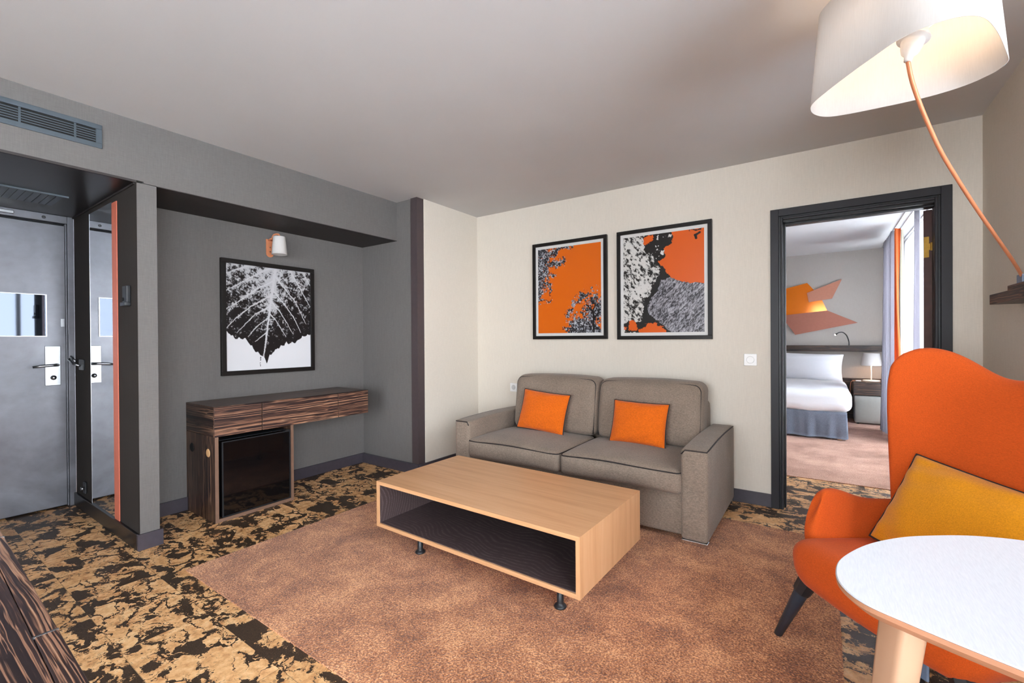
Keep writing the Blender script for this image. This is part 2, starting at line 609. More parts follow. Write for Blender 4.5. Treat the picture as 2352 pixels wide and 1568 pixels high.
# ------------------------------------------------------------------ dimensions
H = 2.467
XG, XN, XW, XR = -3.239, -3.741, -2.958, 0.757
Y1, D = 2.844, 3.672
YP0, YP1 = 0.92, 1.015
D2 = D + 0.16
XD = -4.55
ZB = 2.112
XWIN = 1.15
YB = -3.1
YBED = 8.3
XBW = 1.02

# ------------------------------------------------------------------ setting
struct('floor', B((-4.9, 1.5, -3.3, 8.5, -0.1, 0.0)), M['cork'])
struct('floor_bedroom_carpet', B((-3.2, 1.0, 4.58, YBED, 0.0, 0.006)), M['carpet'])
struct('ceiling', B((-4.9, 1.5, -3.3, 8.5, H, H + 0.1)), M['ceiling'])

# grey wall with pier, beam over the niche and the lintel over the entrance
bm = B((XG - 0.10, XG, YP0 + 0.001, YP1, 0, ZB), (XN - 0.1, XG, YP1 - 0.06, Y1, ZB + 0.004, H), (XD - 0.1, XG, YB, YP1 - 0.06, 2.125, H), (XG - 0.12, XG, YB, -0.22, 0, 2.125))
struct('wall_left', bm, M['wall_grey'])
struct('wall_niche', B((XN - 0.1, XN, YP1, Y1, 0, ZB + 0.004), (XN, XG - 0.1, YP0 + 0.05, YP1, 0, ZB + 0.004)), M['wall_grey'])
struct('wall_return', B((XN - 0.1, -3.045, Y1, Y1 + 0.1, 0, H)), M['wall_grey'])
struct('trim_1', B((XN, XG - 0.001, YP1, Y1, ZB, ZB + 0.004)), M['soffit'])
struct('trim_2', B((-3.045, -2.965, Y1 - 0.012, Y1 + 0.07, 0, H)), M['post'])
struct('wall_side', B((-3.06, XW, Y1 + 0.07, D, 0, H)), M['wall_cream'])
DX0, DX1, DZ = -0.228, 0.572, 2.003
bm = B((-4.3, DX0 - 0.03, D, D2, 0, H), (DX0 - 0.03, DX1 + 0.03, D, D2, DZ + 0.03, H), (DX1 + 0.03, 1.5, D, D2, 0, H))
struct('wall_back', bm, M['wall_cream'])
struct('wall_right', B((XR, 1.3, 2.5, D, 0, H)), M['wall_cream'])
# window wall of the living room (beyond the frame, beside the chair)
WY0, WY1, WZ0, WZ1 = -2.2, 0.35, 0.25, 2.36
VY0, VY1, VZ0, VZ1 = 0.95, 1.95, 1.08, 2.25
bm = B((XWIN, XWIN + 0.2, YB, WY0, 0, H), (XWIN, XWIN + 0.2, WY1, VY0, 0, H), (XWIN, XWIN + 0.2, VY1, 2.5, 0, H), (XWIN, XWIN + 0.2, VY0, VY1, 0, VZ0), (XWIN, XWIN + 0.2, VY0, VY1, VZ1, H), (XWIN, XWIN + 0.2, WY0, WY1, 0, WZ0), (XWIN, XWIN + 0.2, WY0, WY1, WZ1, H))
struct('wall_window', bm, M['wall_cream'])
NX0, NX1 = -1.5, 0.9
NZ0, NZ1 = 0.25, 2.36
bm = B((XD - 0.1, NX0, YB - 0.12, YB, 0, H), (NX1, 1.4, YB - 0.12, YB, 0, H), (NX0, NX1, YB - 0.12, YB, 0, NZ0), (NX0, NX1, YB - 0.12, YB, NZ1, H))
struct('wall_near', bm, M['wall_cream'])

def window(name, axis, a0, a1, z0, z1, p0, p1, nm):
    """axis x: pane plane x=p; a runs along y.   axis y: pane plane y=p; a runs along x"""
    r = empty(name)
    r['kind'] = 'structure'
    w = 0.05
    bars = [(a0, a1, z0, z0 + w), (a0, a1, z1 - w, z1), (a0, a0 + w, z0, z1), (a1 - w, a1, z0, z1)]
    for k in range(1, nm):
        c = a0 + (a1 - a0) * k / nm
        bars.append((c - w / 2, c + w / 2, z0, z1))
    bm = bmesh.new()
    for (a, b, c, d) in bars:
        if axis == 'x':
            box(bm, p0, p1, a, b, c, d)
        else:
            box(bm, a, b, p0, p1, c, d)
    struct('window_frame', bm, M['white_pl'], r)
    pm = (p0 + p1) / 2
    bm = B((pm - 0.003, pm + 0.003, a0 + w, a1 - w, z0 + w, z1 - w)) if axis == 'x' else B((a0 + w, a1 - w, pm - 0.003, pm + 0.003, z0 + w, z1 - w))
    struct('pane', bm, M['glass'], r)
    return r
window('window_1', 'x', WY0, WY1, WZ0, WZ1, XWIN + 0.1, XWIN + 0.15, 3)
window('window_4', 'x', VY0, VY1, VZ0, VZ1, XWIN + 0.1, XWIN + 0.15, 2)
window('window_2', 'y', NX0, NX1, NZ0, NZ1, YB - 0.09, YB - 0.04, 2)

# entrance recess
struct('wall_recess', B((XD, XG - 0.10, YP0 + 0.001, YP0 + 0.05, 0, 2.14), (XG - 0.10, XG - 0.0005, YP0, YP0 + 0.001, 0, 2.125)), M['wenge'])
struct('wall_recess_far', B((XD - 0.1, XG - 0.12, -0.30, -0.22, 0, 2.125)), M['wenge'])
struct('ceiling_recess', B((XD, XG - 0.012, -0.22, YP0, 2.115, 2.125)), M['recess'])
struct('trim_3', B((XG - 0.012, XG + 0.001, -0.22, YP0, 2.112, 2.125)), M['soffit'])
struct('wall_entrance', B((XD - 0.12, XD - 0.06, -0.3, 1.0, 0, 2.13)), M['doormetal'])

# entrance door
r = empty('door_1')
r['kind'] = 'structure'
LY0, LY1 = -0.10, 0.873
struct('door_frame', B((XD - 0.06, XD, LY1 + 0.012, YP0 + 0.0005, 0, 2.115), (XD - 0.06, XD, -0.22, LY0 - 0.012, 0, 2.115), (XD - 0.06, XD, LY0 - 0.012, LY1 + 0.012, 2.062, 2.115), (XD - 0.05, XD - 0.02, LY1 + 0.003, LY1 + 0.012, 0, 2.062)), M['doormetal'], r, bevel=0.003)
leaf = struct('door_leaf', B((XD - 0.055, XD - 0.012, LY0, LY1, 0.012, 2.045)), M['doormetal'], r, bevel=0.002)
struct('door_gap', B((XD - 0.058, XD - 0.05, LY0 - 0.011, LY1 + 0.011, 0.0, 2.06)), M['void'], r)
struct('lock_plate', B((XD - 0.012, XD - 0.004, 0.763, 0.845, 0.889, 1.172)), M['steel'], r, bevel=0.003)
bm = bmesh.new()
tube(bm, [(XD - 0.006, 0.822, 1.036), (XD + 0.03, 0.822, 1.036), (XD + 0.046, 0.812, 1.036), (XD + 0.05, 0.79, 1.036), (XD + 0.05, 0.735, 1.032), (XD + 0.044, 0.695, 1.026)], [0.011, 0.010, 0.010, 0.0095, 0.009, 0.008], 10)
struct('door_handle', bm, M['steel'], r, smooth=True)
bm = bmesh.new()
lathe(bm, [(0, 0.02), (0.012, 0.019), (0.014, 0.006), (0.017, 0)], 16, Matrix.Translation((XD - 0.004, 0.806, 0.945)) @ Matrix.Rotation(PI / 2, 4, 'Y'))
struct('thumb_turn', bm, M['steel'], r, smooth=True)
struct('door_viewer_latch', B((XD - 0.012, XD - 0.004, 0.846, 0.868, 1.31, 1.37)), M['steel'], r, bevel=0.002)
bm = B((XD, XD + 0.028, 0.36, 0.618, 2.075, 2.095))
struct('door_closer', bm, M['steel'], r, bevel=0.003)
bm = bmesh.new()
lathe(bm, [(0, 0.005), (0.009, 0.004), (0.011, 0)], 12, Matrix.Translation((XD, 0.765, 2.088)) @ Matrix.Rotation(PI / 2, 4, 'Y'))
struct('screw', bm, M['black'], r)

t = thing('notice_holder', 'shiny clear notice holder screwed to the grey entrance door', 'sign holder', (XD - 0.012, 0.6, 1.39))
obj('sheet', B((XD - 0.011, XD - 0.006, 0.50, 0.770, 1.245, 1.535)), M['sign'], t)
obj('sheet_frame', B((XD - 0.012, XD - 0.004, 0.770, 0.776, 1.24, 1.54), (XD - 0.012, XD - 0.004, 0.494, 0.50, 1.24, 1.54), (XD - 0.012, XD - 0.004, 0.50, 0.77, 1.535, 1.54), (XD - 0.012, XD - 0.004, 0.50, 0.77, 1.24, 1.245)), M['steel'], t)

# mirror with coral edge on the recess side
t = thing('wall_mirror', 'tall narrow mirror with coral edge strip inside the entrance recess', 'mirror', (-3.88, YP0, 0.09))
obj('glass', B((-4.14, -3.665, YP0 - 0.004, YP0, 0.092, 2.075)), M['mirror'], t)
obj('edge_strip', B((-3.665, -3.575, YP0 - 0.005, YP0, 0.092, 2.066)), M['coral'], t, bevel=0.001, label='coral painted edge strip')
obj('silver_edge', B((-4.146, -4.14, YP0 - 0.005, YP0, 0.092, 2.075)), M['steel'], t)

t = thing('ceiling_vent', 'long dark return air grille in the black entrance ceiling', 'vent', (-4.07, 0.5, 2.115))
bm = B((-3.925, -3.91, 0.02, 0.77, 2.105, 2.115))
obj('frame_rail', bm, M['vent'], t)
bm = bmesh.new()
for k in range(22):
    y = 0.03 + k * 0.033
    box(bm, -4.25, -3.93, y, y + 0.029, 2.1125, 2.115)
obj('slats', bm, M['vent'], t)
struct('trim_4', B((XD, XG - 0.02, YP0 - 0.008, YP0, 2.105, 2.115)), M['soffit'])

t = thing('door_guard', 'swing bar door guard on the recess wall beside the entrance door', 'latch', (-4.33, YP0, 1.0))
obj('plate', B((-4.40, -4.30, YP0 - 0.012, YP0, 1.0, 1.075)), M['black'], t, bevel=0.003)
bm = bmesh.new()
tube(bm, [(-4.37, YP0 - 0.014, 1.03), (-4.40, YP0 - 0.04, 1.045), (-4.45, YP0 - 0.055, 1.075), (-4.44, YP0 - 0.045, 1.095), (-4.39, YP0 - 0.03, 1.06)], 0.008, 8)
obj('swing_bar', bm, M['steel'], t, smooth=True)
t = thing('door_stop', 'small black metal catch low on the recess wall near the door', 'door catch', (-4.30, YP0, 0.15))
obj('body', B((-4.33, -4.28, YP0 - 0.012, YP0, 0.13, 0.21)), M['black'], t, bevel=0.004)
bm = bmesh.new()
tube(bm, [(-4.305, YP0 - 0.012, 0.165), (-4.305, YP0 - 0.028, 0.165)], 0.012, 12)
obj('button', bm, M['steel'], t, smooth=True)

t = thing('key_card_holder', 'small black key card holder on the dark face of the pier', 'card holder', (-3.36, YP0, 1.42))
obj('housing', B((-3.42, -3.345, YP0 - 0.022, YP0, 1.43, 1.53)), M['black'], t, bevel=0.005)
obj('slot_lip', B((-3.43, -3.345, YP0 - 0.03, YP0 - 0.0, 1.41, 1.432)), M['black'], t, bevel=0.003)
bm = bmesh.new()
tube(bm, [(-3.40, YP0 - 0.022, 1.45), (-3.40, YP0 - 0.027, 1.45)], 0.011, 12)
obj('sensor', bm, M['void'], t)

# skirting
bh = 0.092
struct('baseboard_pier', B((XG - 0.006, XG + 0.014, YP0 - 0.013, YP1 + 0.014, 0, bh)), M['base'], bevel=0.002)
struct('baseboard_recess', B((XD, XG - 0.006, YP0 - 0.014, YP0, 0, bh)), M['recess'], bevel=0.002)  # black instead of plum grey: shade on this side face put into the colour
struct('baseboard_left', B((XN, XN + 0.014, YP1, Y1, 0, bh)), M['base'], bevel=0.002)
struct('baseboard_return', B((XN + 0.014, -2.962, Y1 - 0.026, Y1 - 0.012, 0, bh)), M['base'], bevel=0.002)
struct('baseboard_side', B((XW - 0.01, XW + 0.014, Y1 - 0.012, D, 0, bh)), M['base'], bevel=0.002)
struct('baseboard_back', B((XW + 0.014, -0.302, D - 0.014, D, 0, bh), (0.63, XR - 0.014, D - 0.014, D, 0, bh)), M['base'], bevel=0.002)
struct('baseboard_right', B((XR - 0.014, XR, 2.5, D - 0.014, 0, bh)), M['base'], bevel=0.002)
struct('baseboard_bedroom', B((-3.2, XBW, YBED - 0.014, YBED, 0.0, bh)), M['base'])

# inner door frame
r = empty('door_2')
r['kind'] = 'structure'
CX0, CX1, CZ = -0.303, 0.628, 2.093
def casing_bm(w0, w1, y0, y1, z_in=0):
    # w0: outer inset, w1: inner inset
    return B((CX0 + w0, CX0 + w1, y0, y1, 0, CZ - w0), (CX1 - w1, CX1 - w0, y0, y1, 0, CZ - w0), (CX0 + w1, CX1 - w1, y0, y1, CZ - w1, CZ - w0))
struct('casing', casing_bm(0, 0.05, D - 0.022, D), M['casing'], r, bevel=0.002)
struct('casing_step', casing_bm(0.05, 0.062, D - 0.014, D), M['casing_in'], r, bevel=0.002)
struct('casing_inner', casing_bm(0.062, 0.075, D - 0.018, D), M['casing'], r, bevel=0.003)
struct('jamb', B((DX0 - 0.03, DX0, D, D2, 0, DZ + 0.03), (DX1, DX1 + 0.03, D, D2, 0, DZ + 0.03), (DX0, DX1, D, D2, DZ, DZ + 0.03), (DX0, DX0 + 0.012, D + 0.05, D2 - 0.045, 0, DZ), (DX1 - 0.012, DX1, D + 0.05, D2 - 0.045, 0, DZ), (DX0, DX1, D + 0.05, D2 - 0.045, DZ - 0.012, DZ)), M['casing_in'], r, bevel=0.002)
ang = math.radians(112)
ML = Matrix.Translation((DX1 - 0.006, D2 + 0.004, 0)) @ Matrix.Rotation(-(ang - PI / 2), 4, 'Z')
bm = bmesh.new()
box(bm, -0.042, 0.0, 0.0, 0.79, 0.01, DZ - 0.005, ML)
struct('door_leaf', bm, M['wood_brown'], r, bevel=0.002)
hb = bmesh.new()
box(hb, -0.038, -0.014, -0.004, 0.0005, 1.70, 1.83, ML)
box(hb, -0.014, 0.012, -0.008, -0.002, 1.745, 1.785, ML)
tube(hb, [ML @ Vector((0.0, -0.008, 1.74)), ML @ Vector((0.0, -0.008, 1.79))], 0.007, 10)
struct('hinge', hb, M['brass'], r)

# bedroom shell
struct('wall_bedroom_back', B((-3.3, 1.3, YBED, YBED + 0.1, 0, H)), M['wall_bed'])
struct('wall_bedroom_left', B((-3.3, -3.2, D2, YBED, 0, H)), M['wall_bed'])
BY0, BY1, BZ0, BZ1 = 4.5, 7.7, 0.15, 2.36
bm = B((XBW, XBW + 0.25, D2, BY0, 0, H), (XBW, XBW + 0.25, BY1, YBED, 0, H), (XBW, XBW + 0.25, BY0, BY1, 0, BZ0), (XBW, XBW + 0.25, BY0, BY1, BZ1, H))
struct('wall_bedroom_window', bm, M['wall_bed'])
window('window_3', 'x', BY0, BY1, BZ0, BZ1, XBW + 0.12, XBW + 0.17, 3)

# ------------------------------------------------------------------ wall air grille
t = thing('air_grille', 'slate blue louvred air grille high on the grey wall', 'air grille', (XG, 0.3, 2.25))
gy0, gy1, gz0, gz1 = -0.2, 0.772, 2.251, 2.378
fw = 0.026
obj('frame', B((XG, XG + 0.008, gy0, gy1, gz0, gz0 + fw), (XG, XG + 0.008, gy0, gy1, gz1 - fw, gz1), (XG, XG + 0.008, gy0, gy0 + fw, gz0 + fw, gz1 - fw), (XG, XG + 0.008, gy1 - fw, gy1, gz0 + fw, gz1 - fw)), M['vent'], t, bevel=0.002)
obj('backing', B((XG + 0.0003, XG + 0.001, gy0 + fw, gy1 - fw, gz0 + fw, gz1 - fw)), M['void'], t)
for k in range(5):
    z = gz0 + fw + (gz1 - gz0 - 2 * fw) * (k + 1) / 6
    obj('slat', B((XG + 0.001, XG + 0.0025, gy0 + fw, gy1 - fw, z - 0.0022, z + 0.0022)), M['vent'], t)
for y in (0.46, 0.66):
    obj('mullion', B((XG + 0.001, XG + 0.0055, y, y + 0.008, gz0 + fw, gz1 - fw)), M['vent'], t)

# ------------------------------------------------------------------ numpy art
def vnoise(u, v, seed, period=None):
    r = np.random.default_rng(seed)
    tab = r.random((64, 64))
    iu, iv = np.floor(u).astype(int), np.floor(v).astype(int)
    fu, fv = u - iu, v - iv
    fu = fu * fu * (3 - 2 * fu)
    fv = fv * fv * (3 - 2 * fv)
    g = lambda a, b: tab[a % 64, b % 64]
    return (g(iu, iv) * (1 - fu) + g(iu + 1, iv) * fu) * (1 - fv) + (g(iu, iv + 1) * (1 - fu) + g(iu + 1, iv + 1) * fu) * fv
def fbm(u, v, seed, octv=4, gain=0.55):
    s, a, tot = 0, 1.0, 0
    for k in range(octv):
        s = s + a * vnoise(u * 2 ** k + 7.3 * k, v * 2 ** k + 3.1 * k, seed + k)
        tot += a
        a *= gain
    return s / tot
def seg_dist(u, v, pts, asp):
    d = np.full(u.shape, 9.0)
    tt = np.zeros(u.shape)
    n = len(pts) - 1
    for i in range(n):
        ax, ay, bx, by = pts[i][0], pts[i][1] * asp, pts[i + 1][0], pts[i + 1][1] * asp
        dx, dy = bx - ax, by - ay
        q = np.clip(((u - ax) * dx + (v * asp - ay) * dy) / (dx * dx + dy * dy), 0, 1)
        dd = np.hypot(u - ax - q * dx, v * asp - ay - q * dy)
        m = dd < d
        d = np.where(m, dd, d)
        tt = np.where(m, (i + q) / n, tt)
    return d, tt
def inpoly(u, v, pts):
    c = np.zeros(u.shape, bool)
    n = len(pts)
    for i in range(n):
        (x1, y1), (x2, y2) = pts[i], pts[(i + 1) % n]
        if y1 == y2:
            continue
        c ^= ((y1 > v) != (y2 > v)) & (u < (x2 - x1) * (v - y1) / (y2 - y1) + x1)
    return c

M['print'] = None
def print_mat():
    t = T('printed art paper behind glass')
    a = t.n('Attribute', attribute_name='print')
    return t.bsdf(a.outputs['Color'], 0.32, 0, spec=0.3)
M['print'] = print_mat()

def print_mesh(name, parent, corner, du, dv, nu, nv, fn):
    """a flat print: dense grid with colour per vertex; corner = top left, du to the right, dv downwards"""
    U, V = np.meshgrid(np.linspace(0, 1, nu), np.linspace(0, 1, nv), indexing='ij')
    colr = fn(U, V)
    c, du, dv = np.array(corner), np.array(du), np.array(dv)
    P = c + U[..., None] * du + V[..., None] * dv
    P = P.reshape(-1, 3) - np.array(parent.location)
    idx = np.arange(nu * nv).reshape(nu, nv)
    F = np.stack([idx[:-1, :-1], idx[1:, :-1], idx[1:, 1:], idx[:-1, 1:]], -1).reshape(-1, 4)
    me = bpy.data.meshes.new(name)
    me.from_pydata(P.tolist(), [], F.tolist())
    at = me.color_attributes.new('print', 'FLOAT_COLOR', 'POINT')
    c4 = np.ones((nu * nv, 4), np.float32)
    c4[:, :3] = colr.reshape(-1, 3)
    at.data.foreach_set('color', c4.ravel())
    me.materials.append(M['print'])
    o = bpy.data.objects.new(name, me)
    COL.objects.link(o)
    o.parent = parent
    return o

def L3(r, g, b):
    return np.array(rgb(r, g, b)[:3])

def art_leaf(U, V):
    asp = 0.841 / 0.678
    ink, paper = L3(26, 22, 23), L3(208, 208, 212)
    mid = [(0.559, -0.02), (0.506, 0.284), (0.465, 0.53), (0.43, 0.75), (0.405, 0.88)]
    veins = [[(0.25, 0), (0, 0.095)], [(0.53, 0.0), (0.43, 0.03), (0.2, 0.15), (0, 0.258)], [(0.545, 0.12), (0.335, 0.218), (0.15, 0.34), (0, 0.43)], [(0.5, 0.274), (0.265, 0.392), (0.10, 0.51), (0.0, 0.61)], [(0.48, 0.385), (0.31, 0.465), (0.11, 0.647)], [(0.46, 0.50), (0.335, 0.579), (0.23, 0.68)], [(0.43, 0.65), (0.31, 0.73)],
             [(0.89, -0.02), (1, 0.14)], [(0.735, 0.0), (0.888, 0.21), (1, 0.368)], [(0.555, 0.08), (0.665, 0.19), (0.806, 0.326), (0.94, 0.548)], [(0.53, 0.23), (0.665, 0.355), (0.79, 0.5), (0.87, 0.64)], [(0.505, 0.335), (0.618, 0.443), (0.765, 0.65)], [(0.48, 0.45), (0.56, 0.523), (0.675, 0.68)]]
    du = (fbm(U * 30, V * 36, 3) - 0.5) * 0.012
    dv = (fbm(U * 30, V * 36, 9) - 0.5) * 0.012
    d0, t0 = seg_dist(U + du, V + dv, mid, asp)
    dens = 0.66 - 0.66 * np.clip(V * 1.25 + 0.25 * np.clip(U - 0.5, 0, 1), 0, 1)
    dens = dens + 0.55 * np.exp(-d0 / 0.06) * np.clip(1.05 - V * 1.3, 0, 1)
    white = d0 < 0.017 * (1 - 0.62 * t0)
    for pts in veins:
        d, tt = seg_dist(U + du, V + dv, pts, asp)
        dens = dens + (0.42 - 0.35 * tt) * np.exp(-d / 0.022) * np.clip(1.15 - V, 0.1, 1)
        white |= d < 0.0078 * (1 - 0.55 * tt) * (1.15 - 0.5 * V)
    g = 0.55 * fbm(U * 70, V * 90, 21, 3, 0.8) + 0.45 * fbm(U * 22, V * 28, 31, 3)
    speck = g < (0.24 + 0.44 * np.clip(dens, 0, 1.2))
    img = np.where(speck | white, 1.0, 0.0)
    soft = np.clip((0.24 + 0.44 * np.clip(dens, 0, 1.2) - g) * 9 + 0.5, 0, 1) * 0.8
    img = np.maximum(soft, np.where(white, 0.9, 0))
    low = [(-0.05, 0.58), (0, 0.63), (0.1, 0.685), (0.195, 0.70), (0.265, 0.765), (0.347, 0.83), (0.41, 0.88), (0.44, 0.93), (0.47, 0.88), (0.57, 0.785), (0.71, 0.745), (0.78, 0.725), (0.876, 0.69), (0.97, 0.65), (1.05, 0.6)]
    bx, by = np.array(low).T
    edge = np.interp(U, bx, by) + 0.05 * (fbm(U * 22, V * 4, 51, 3) - 0.5) + 0.02 * np.abs(np.sin(U * 46)) - 0.005
    out = V > edge
    a = np.where(out, 1.0, img)
    stem, ts = seg_dist(U + du * 2, V, [(0.375, 0.88), (0.368, 0.93), (0.362, 0.98)], asp)
    a = np.where(out & (stem < 0.004) & (fbm(U * 60, V * 90, 5, 2) > 0.42), 0.05, a)
    tone = np.where(out, 1.0, 0.86)
    return ink + (paper * tone[..., None] - ink) * a[..., None]

def art_trees(U, V):
    asp = 0.80 / 0.633
    org = L3(208, 98, 18)
    o = np.broadcast_to(org, U.shape + (3,)).copy()
    A = np.maximum(0, 1 - U / (0.24 * (0.85 + 0.6 * fbm(U * 3, V * 5, 2)))) * np.clip((0.66 - V) * 5, 0, 1)
    d, _ = seg_dist(U, V, [(0.1, 0.16), (0.28, 0.2), (0.40, 0.17)], asp)
    A = np.maximum(A, np.clip(1 - d / 0.085, 0, 1) * 0.8)
    d, _ = seg_dist(U, V, [(0.1, 0.10), (0.25, 0.05)], asp)
    A = np.maximum(A, np.clip(1 - d / 0.09, 0, 1) * 0.8)
    d, _ = seg_dist(U, V, [(0.35, 0.0), (0.55, 0.005)], asp)
    A = np.maximum(A, np.clip(1 - d / 0.05, 0, 1) * 0.7)
    d, _ = seg_dist(U, V, [(0.1, 0.28), (0.26, 0.33)], asp)
    A = np.maximum(A, np.clip(1 - d / 0.08, 0, 1) * 0.7)
    r = np.hypot((U - 0.93) / 0.42, (V - 0.78) / 0.30)
    A = np.maximum(A, np.clip(1.05 - r, 0, 1) * 0.85)
    r = np.hypot((U - 0.74) / 0.28, (V - 0.97) / 0.16)
    A = np.maximum(A, np.clip(1.25 - r, 0, 1) * 1.2)
    d, _ = seg_dist(U, V, [(0.5, 0.78), (0.62, 0.66), (0.78, 0.58), (0.95, 0.55)], asp)
    A = np.maximum(A, np.clip(1 - d / 0.07, 0, 1) * 0.65)
    n = 0.6 * fbm(U * 30, V * 38, 13, 4, 0.8) + 0.4 * fbm(U * 9, V * 11, 17, 3)
    leaf = (n + 0.36 * A > 0.60) & (A > 0.02)
    g = np.clip((fbm(U * 60, V * 76, 23, 2, 0.8) - 0.42) * 3.2, 0, 1)
    grey = L3(34, 32, 36) + (L3(176, 178, 186) - L3(34, 32, 36)) * g[..., None] ** 1.5
    o = np.where(leaf[..., None], grey, o)
    for tr in ([(0.89, 1.0), (0.885, 0.75), (0.95, 0.6)], [(0.885, 0.78), (0.78, 0.68)], [(0.89, 0.85), (0.99, 0.74)]):
        d, tt = seg_dist(U, V, tr, asp)
        o = np.where((d < 0.012 * (1.1 - 0.7 * tt))[..., None], L3(30, 26, 26), o)
    return o

def art_bark(U, V):
    org, ink, wh = L3(206, 88, 20), L3(30, 27, 26), L3(200, 198, 195)
    du = (fbm(U * 14, V * 17, 41, 5, 0.7) - 0.5) * 0.11
    dv = (fbm(U * 14, V * 17, 47, 5, 0.7) - 0.5) * 0.11
    u, v = U + du, V + dv
    o = np.broadcast_to(ink, U.shape + (3,)).copy()
    # bark
    ca, sa = math.cos(0.75), math.sin(0.75)
    p, q = U * ca - V * 1.17 * sa, U * sa + V * 1.17 * ca
    b = 0.6 * fbm(p * 40, q * 17 + 3, 61, 4, 0.7) + 0.4 * fbm(U * 36, V * 44, 65, 3, 0.7)
    thr = 0.47 + 0.10 * (fbm(U * 5, V * 5, 71, 2) - 0.5) + 0.06 * np.clip(V - 0.7, 0, 1) + 0.12 * np.clip(0.22 - V, 0, 1)
    s = np.clip((b - thr) * 9 + 0.5, 0, 1)
    bark = ink + (wh - ink) * s[..., None]
    pb = [(-1, -1), (0.30, -1), (0.27, 0.16), (0.38, 0.22), (0.464, 0.335), (0.47, 0.41), (0.38, 0.52), (0.375, 0.61), (0.30, 0.62), (0.25, 0.74), (0.235, 0.875), (0.16, 0.90), (-1, 0.86)]
    o = np.where(inpoly(u, v, pb)[..., None], bark, o)
    # white flecks in the black
    fl = (fbm(U * 20, V * 24, 81, 3) > 0.66) & (((U > 0.42) & (V < 0.26)) | ((U < 0.2) & (V > 0.86)))
    o = np.where(fl[..., None], wh, o)
    # grass mound
    gr = 0.5 * fbm(p * 12, q * 60, 91, 3, 0.8) + 0.5 * fbm(U * 90 + V * 40, V * 60, 95, 2, 0.8)
    gg = np.clip((gr - 0.36) * 3.0, 0, 1)
    grass = L3(40, 38, 42) + (L3(168, 166, 174) - L3(40, 38, 42)) * gg[..., None]
    pg = [(0.58, 0.45), (0.61, 0.45), (0.776, 0.508), (1.2, 0.56), (1.2, 1.2), (0.62, 1.0), (0.443, 0.885), (0.33, 0.81), (0.305, 0.73), (0.374, 0.64), (0.443, 0.58), (0.485, 0.475)]
    o = np.where(inpoly(U + du * .35, V + dv * .35, pg)[..., None], grass, o)
    po = [(0.63, -1), (0.634, 0.083), (0.526, 0.152), (0.547, 0.243), (0.464, 0.282), (0.512, 0.342), (0.61, 0.449), (0.776, 0.508), (1.2, 0.56), (1.2, -1)]
    o = np.where(inpoly(U + du * .8, V + dv * .5, po)[..., None], org, o)
    pw = [(0.15, 1.2), (0.19, 0.98), (0.374, 0.905), (0.5, 0.945), (0.62, 1.02), (0.62, 1.2)]
    o = np.where(inpoly(u, v, pw)[..., None], org, o)
    for (x, y, rx, ry) in ((0.13, 0.93, 0.055, 0.06), (0.02, 0.96, 0.03, 0.015), (0.31, 0.06, 0.045, 0.035), (0.35, 0.03, 0.03, 0.025)):
        o = np.where((np.hypot((u - x) / rx, (v - y) / ry) < 1)[..., None], org, o)
    d, _ = seg_dist(U + du * .3, V, [(0.955, 0.04), (0.90, 0.06), (0.905, 0.09)], 1.17)
    o = np.where((d < 0.013)[..., None], ink, o)
    d, _ = seg_dist(U + du, V + dv, [(0.85, 0.0), (1.0, 0.0)], 1.17)
    o = np.where((d < 0.012)[..., None], ink, o)
    return o

# picture in the niche (on XN, faces +x)
t = thing('framed_print', 'black framed black and white leaf print above the niche console', 'picture', (XN, 1.934, 1.383))
y0, y1, z0, z1 = 1.558, 2.310, 0.937, 1.829
fw, dp = 0.034, 0.03
obj('frame', B((XN, XN + dp, y0, y1, z0, z0 + fw), (XN, XN + dp, y0, y1, z1 - fw, z1), (XN, XN + dp, y0, y0 + fw, z0 + fw, z1 - fw), (XN, XN + dp, y1 - fw, y1, z0 + fw, z1 - fw)), M['blacksat'], t, bevel=0.002)
print_mesh('leaf_print', t, (XN + 0.018, y0 + fw, z1 - fw), (0, y1 - y0 - 2 * fw, 0), (0, 0, -(z1 - z0 - 2 * fw)), 260, 330, art_leaf)

def wall_picture(label, x0, x1, z0, z1, mat_w, fn, nu, nv, pname):
    t = thing('framed_print', label, 'picture', ((x0 + x1) / 2, D, (z0 + z1) / 2))
    fw, dp = 0.03, 0.03
    obj('frame', B((x0, x1, D - dp, D, z0, z0 + fw), (x0, x1, D - dp, D, z1 - fw, z1), (x0, x0 + fw, D - dp, D, z0 + fw, z1 - fw), (x1 - fw, x1, D - dp, D, z0 + fw, z1 - fw)), M['blacksat'], t, bevel=0.002)
    obj('mount', B((x0 + fw, x1 - fw, D - 0.016, D - 0.01, z0 + fw, z1 - fw)), M['paper'], t, label='white paper mount')
    a = fw + mat_w
    print_mesh(pname, t, (x0 + a, D - 0.018, z1 - a), (x1 - x0 - 2 * a, 0, 0), (0, 0, -(z1 - z0 - 2 * a)), nu, nv, fn)
wall_picture('smaller orange print with grey tree branches, left of the two above the sofa', -2.266, -1.521, 1.198, 2.093, 0.026, art_trees, 220, 270, 'tree_print')
wall_picture('orange and black rock and bark print, right of the two above the sofa', -1.431, -0.684, 1.192, 2.094, 0.026, art_bark, 260, 310, 'bark_print')

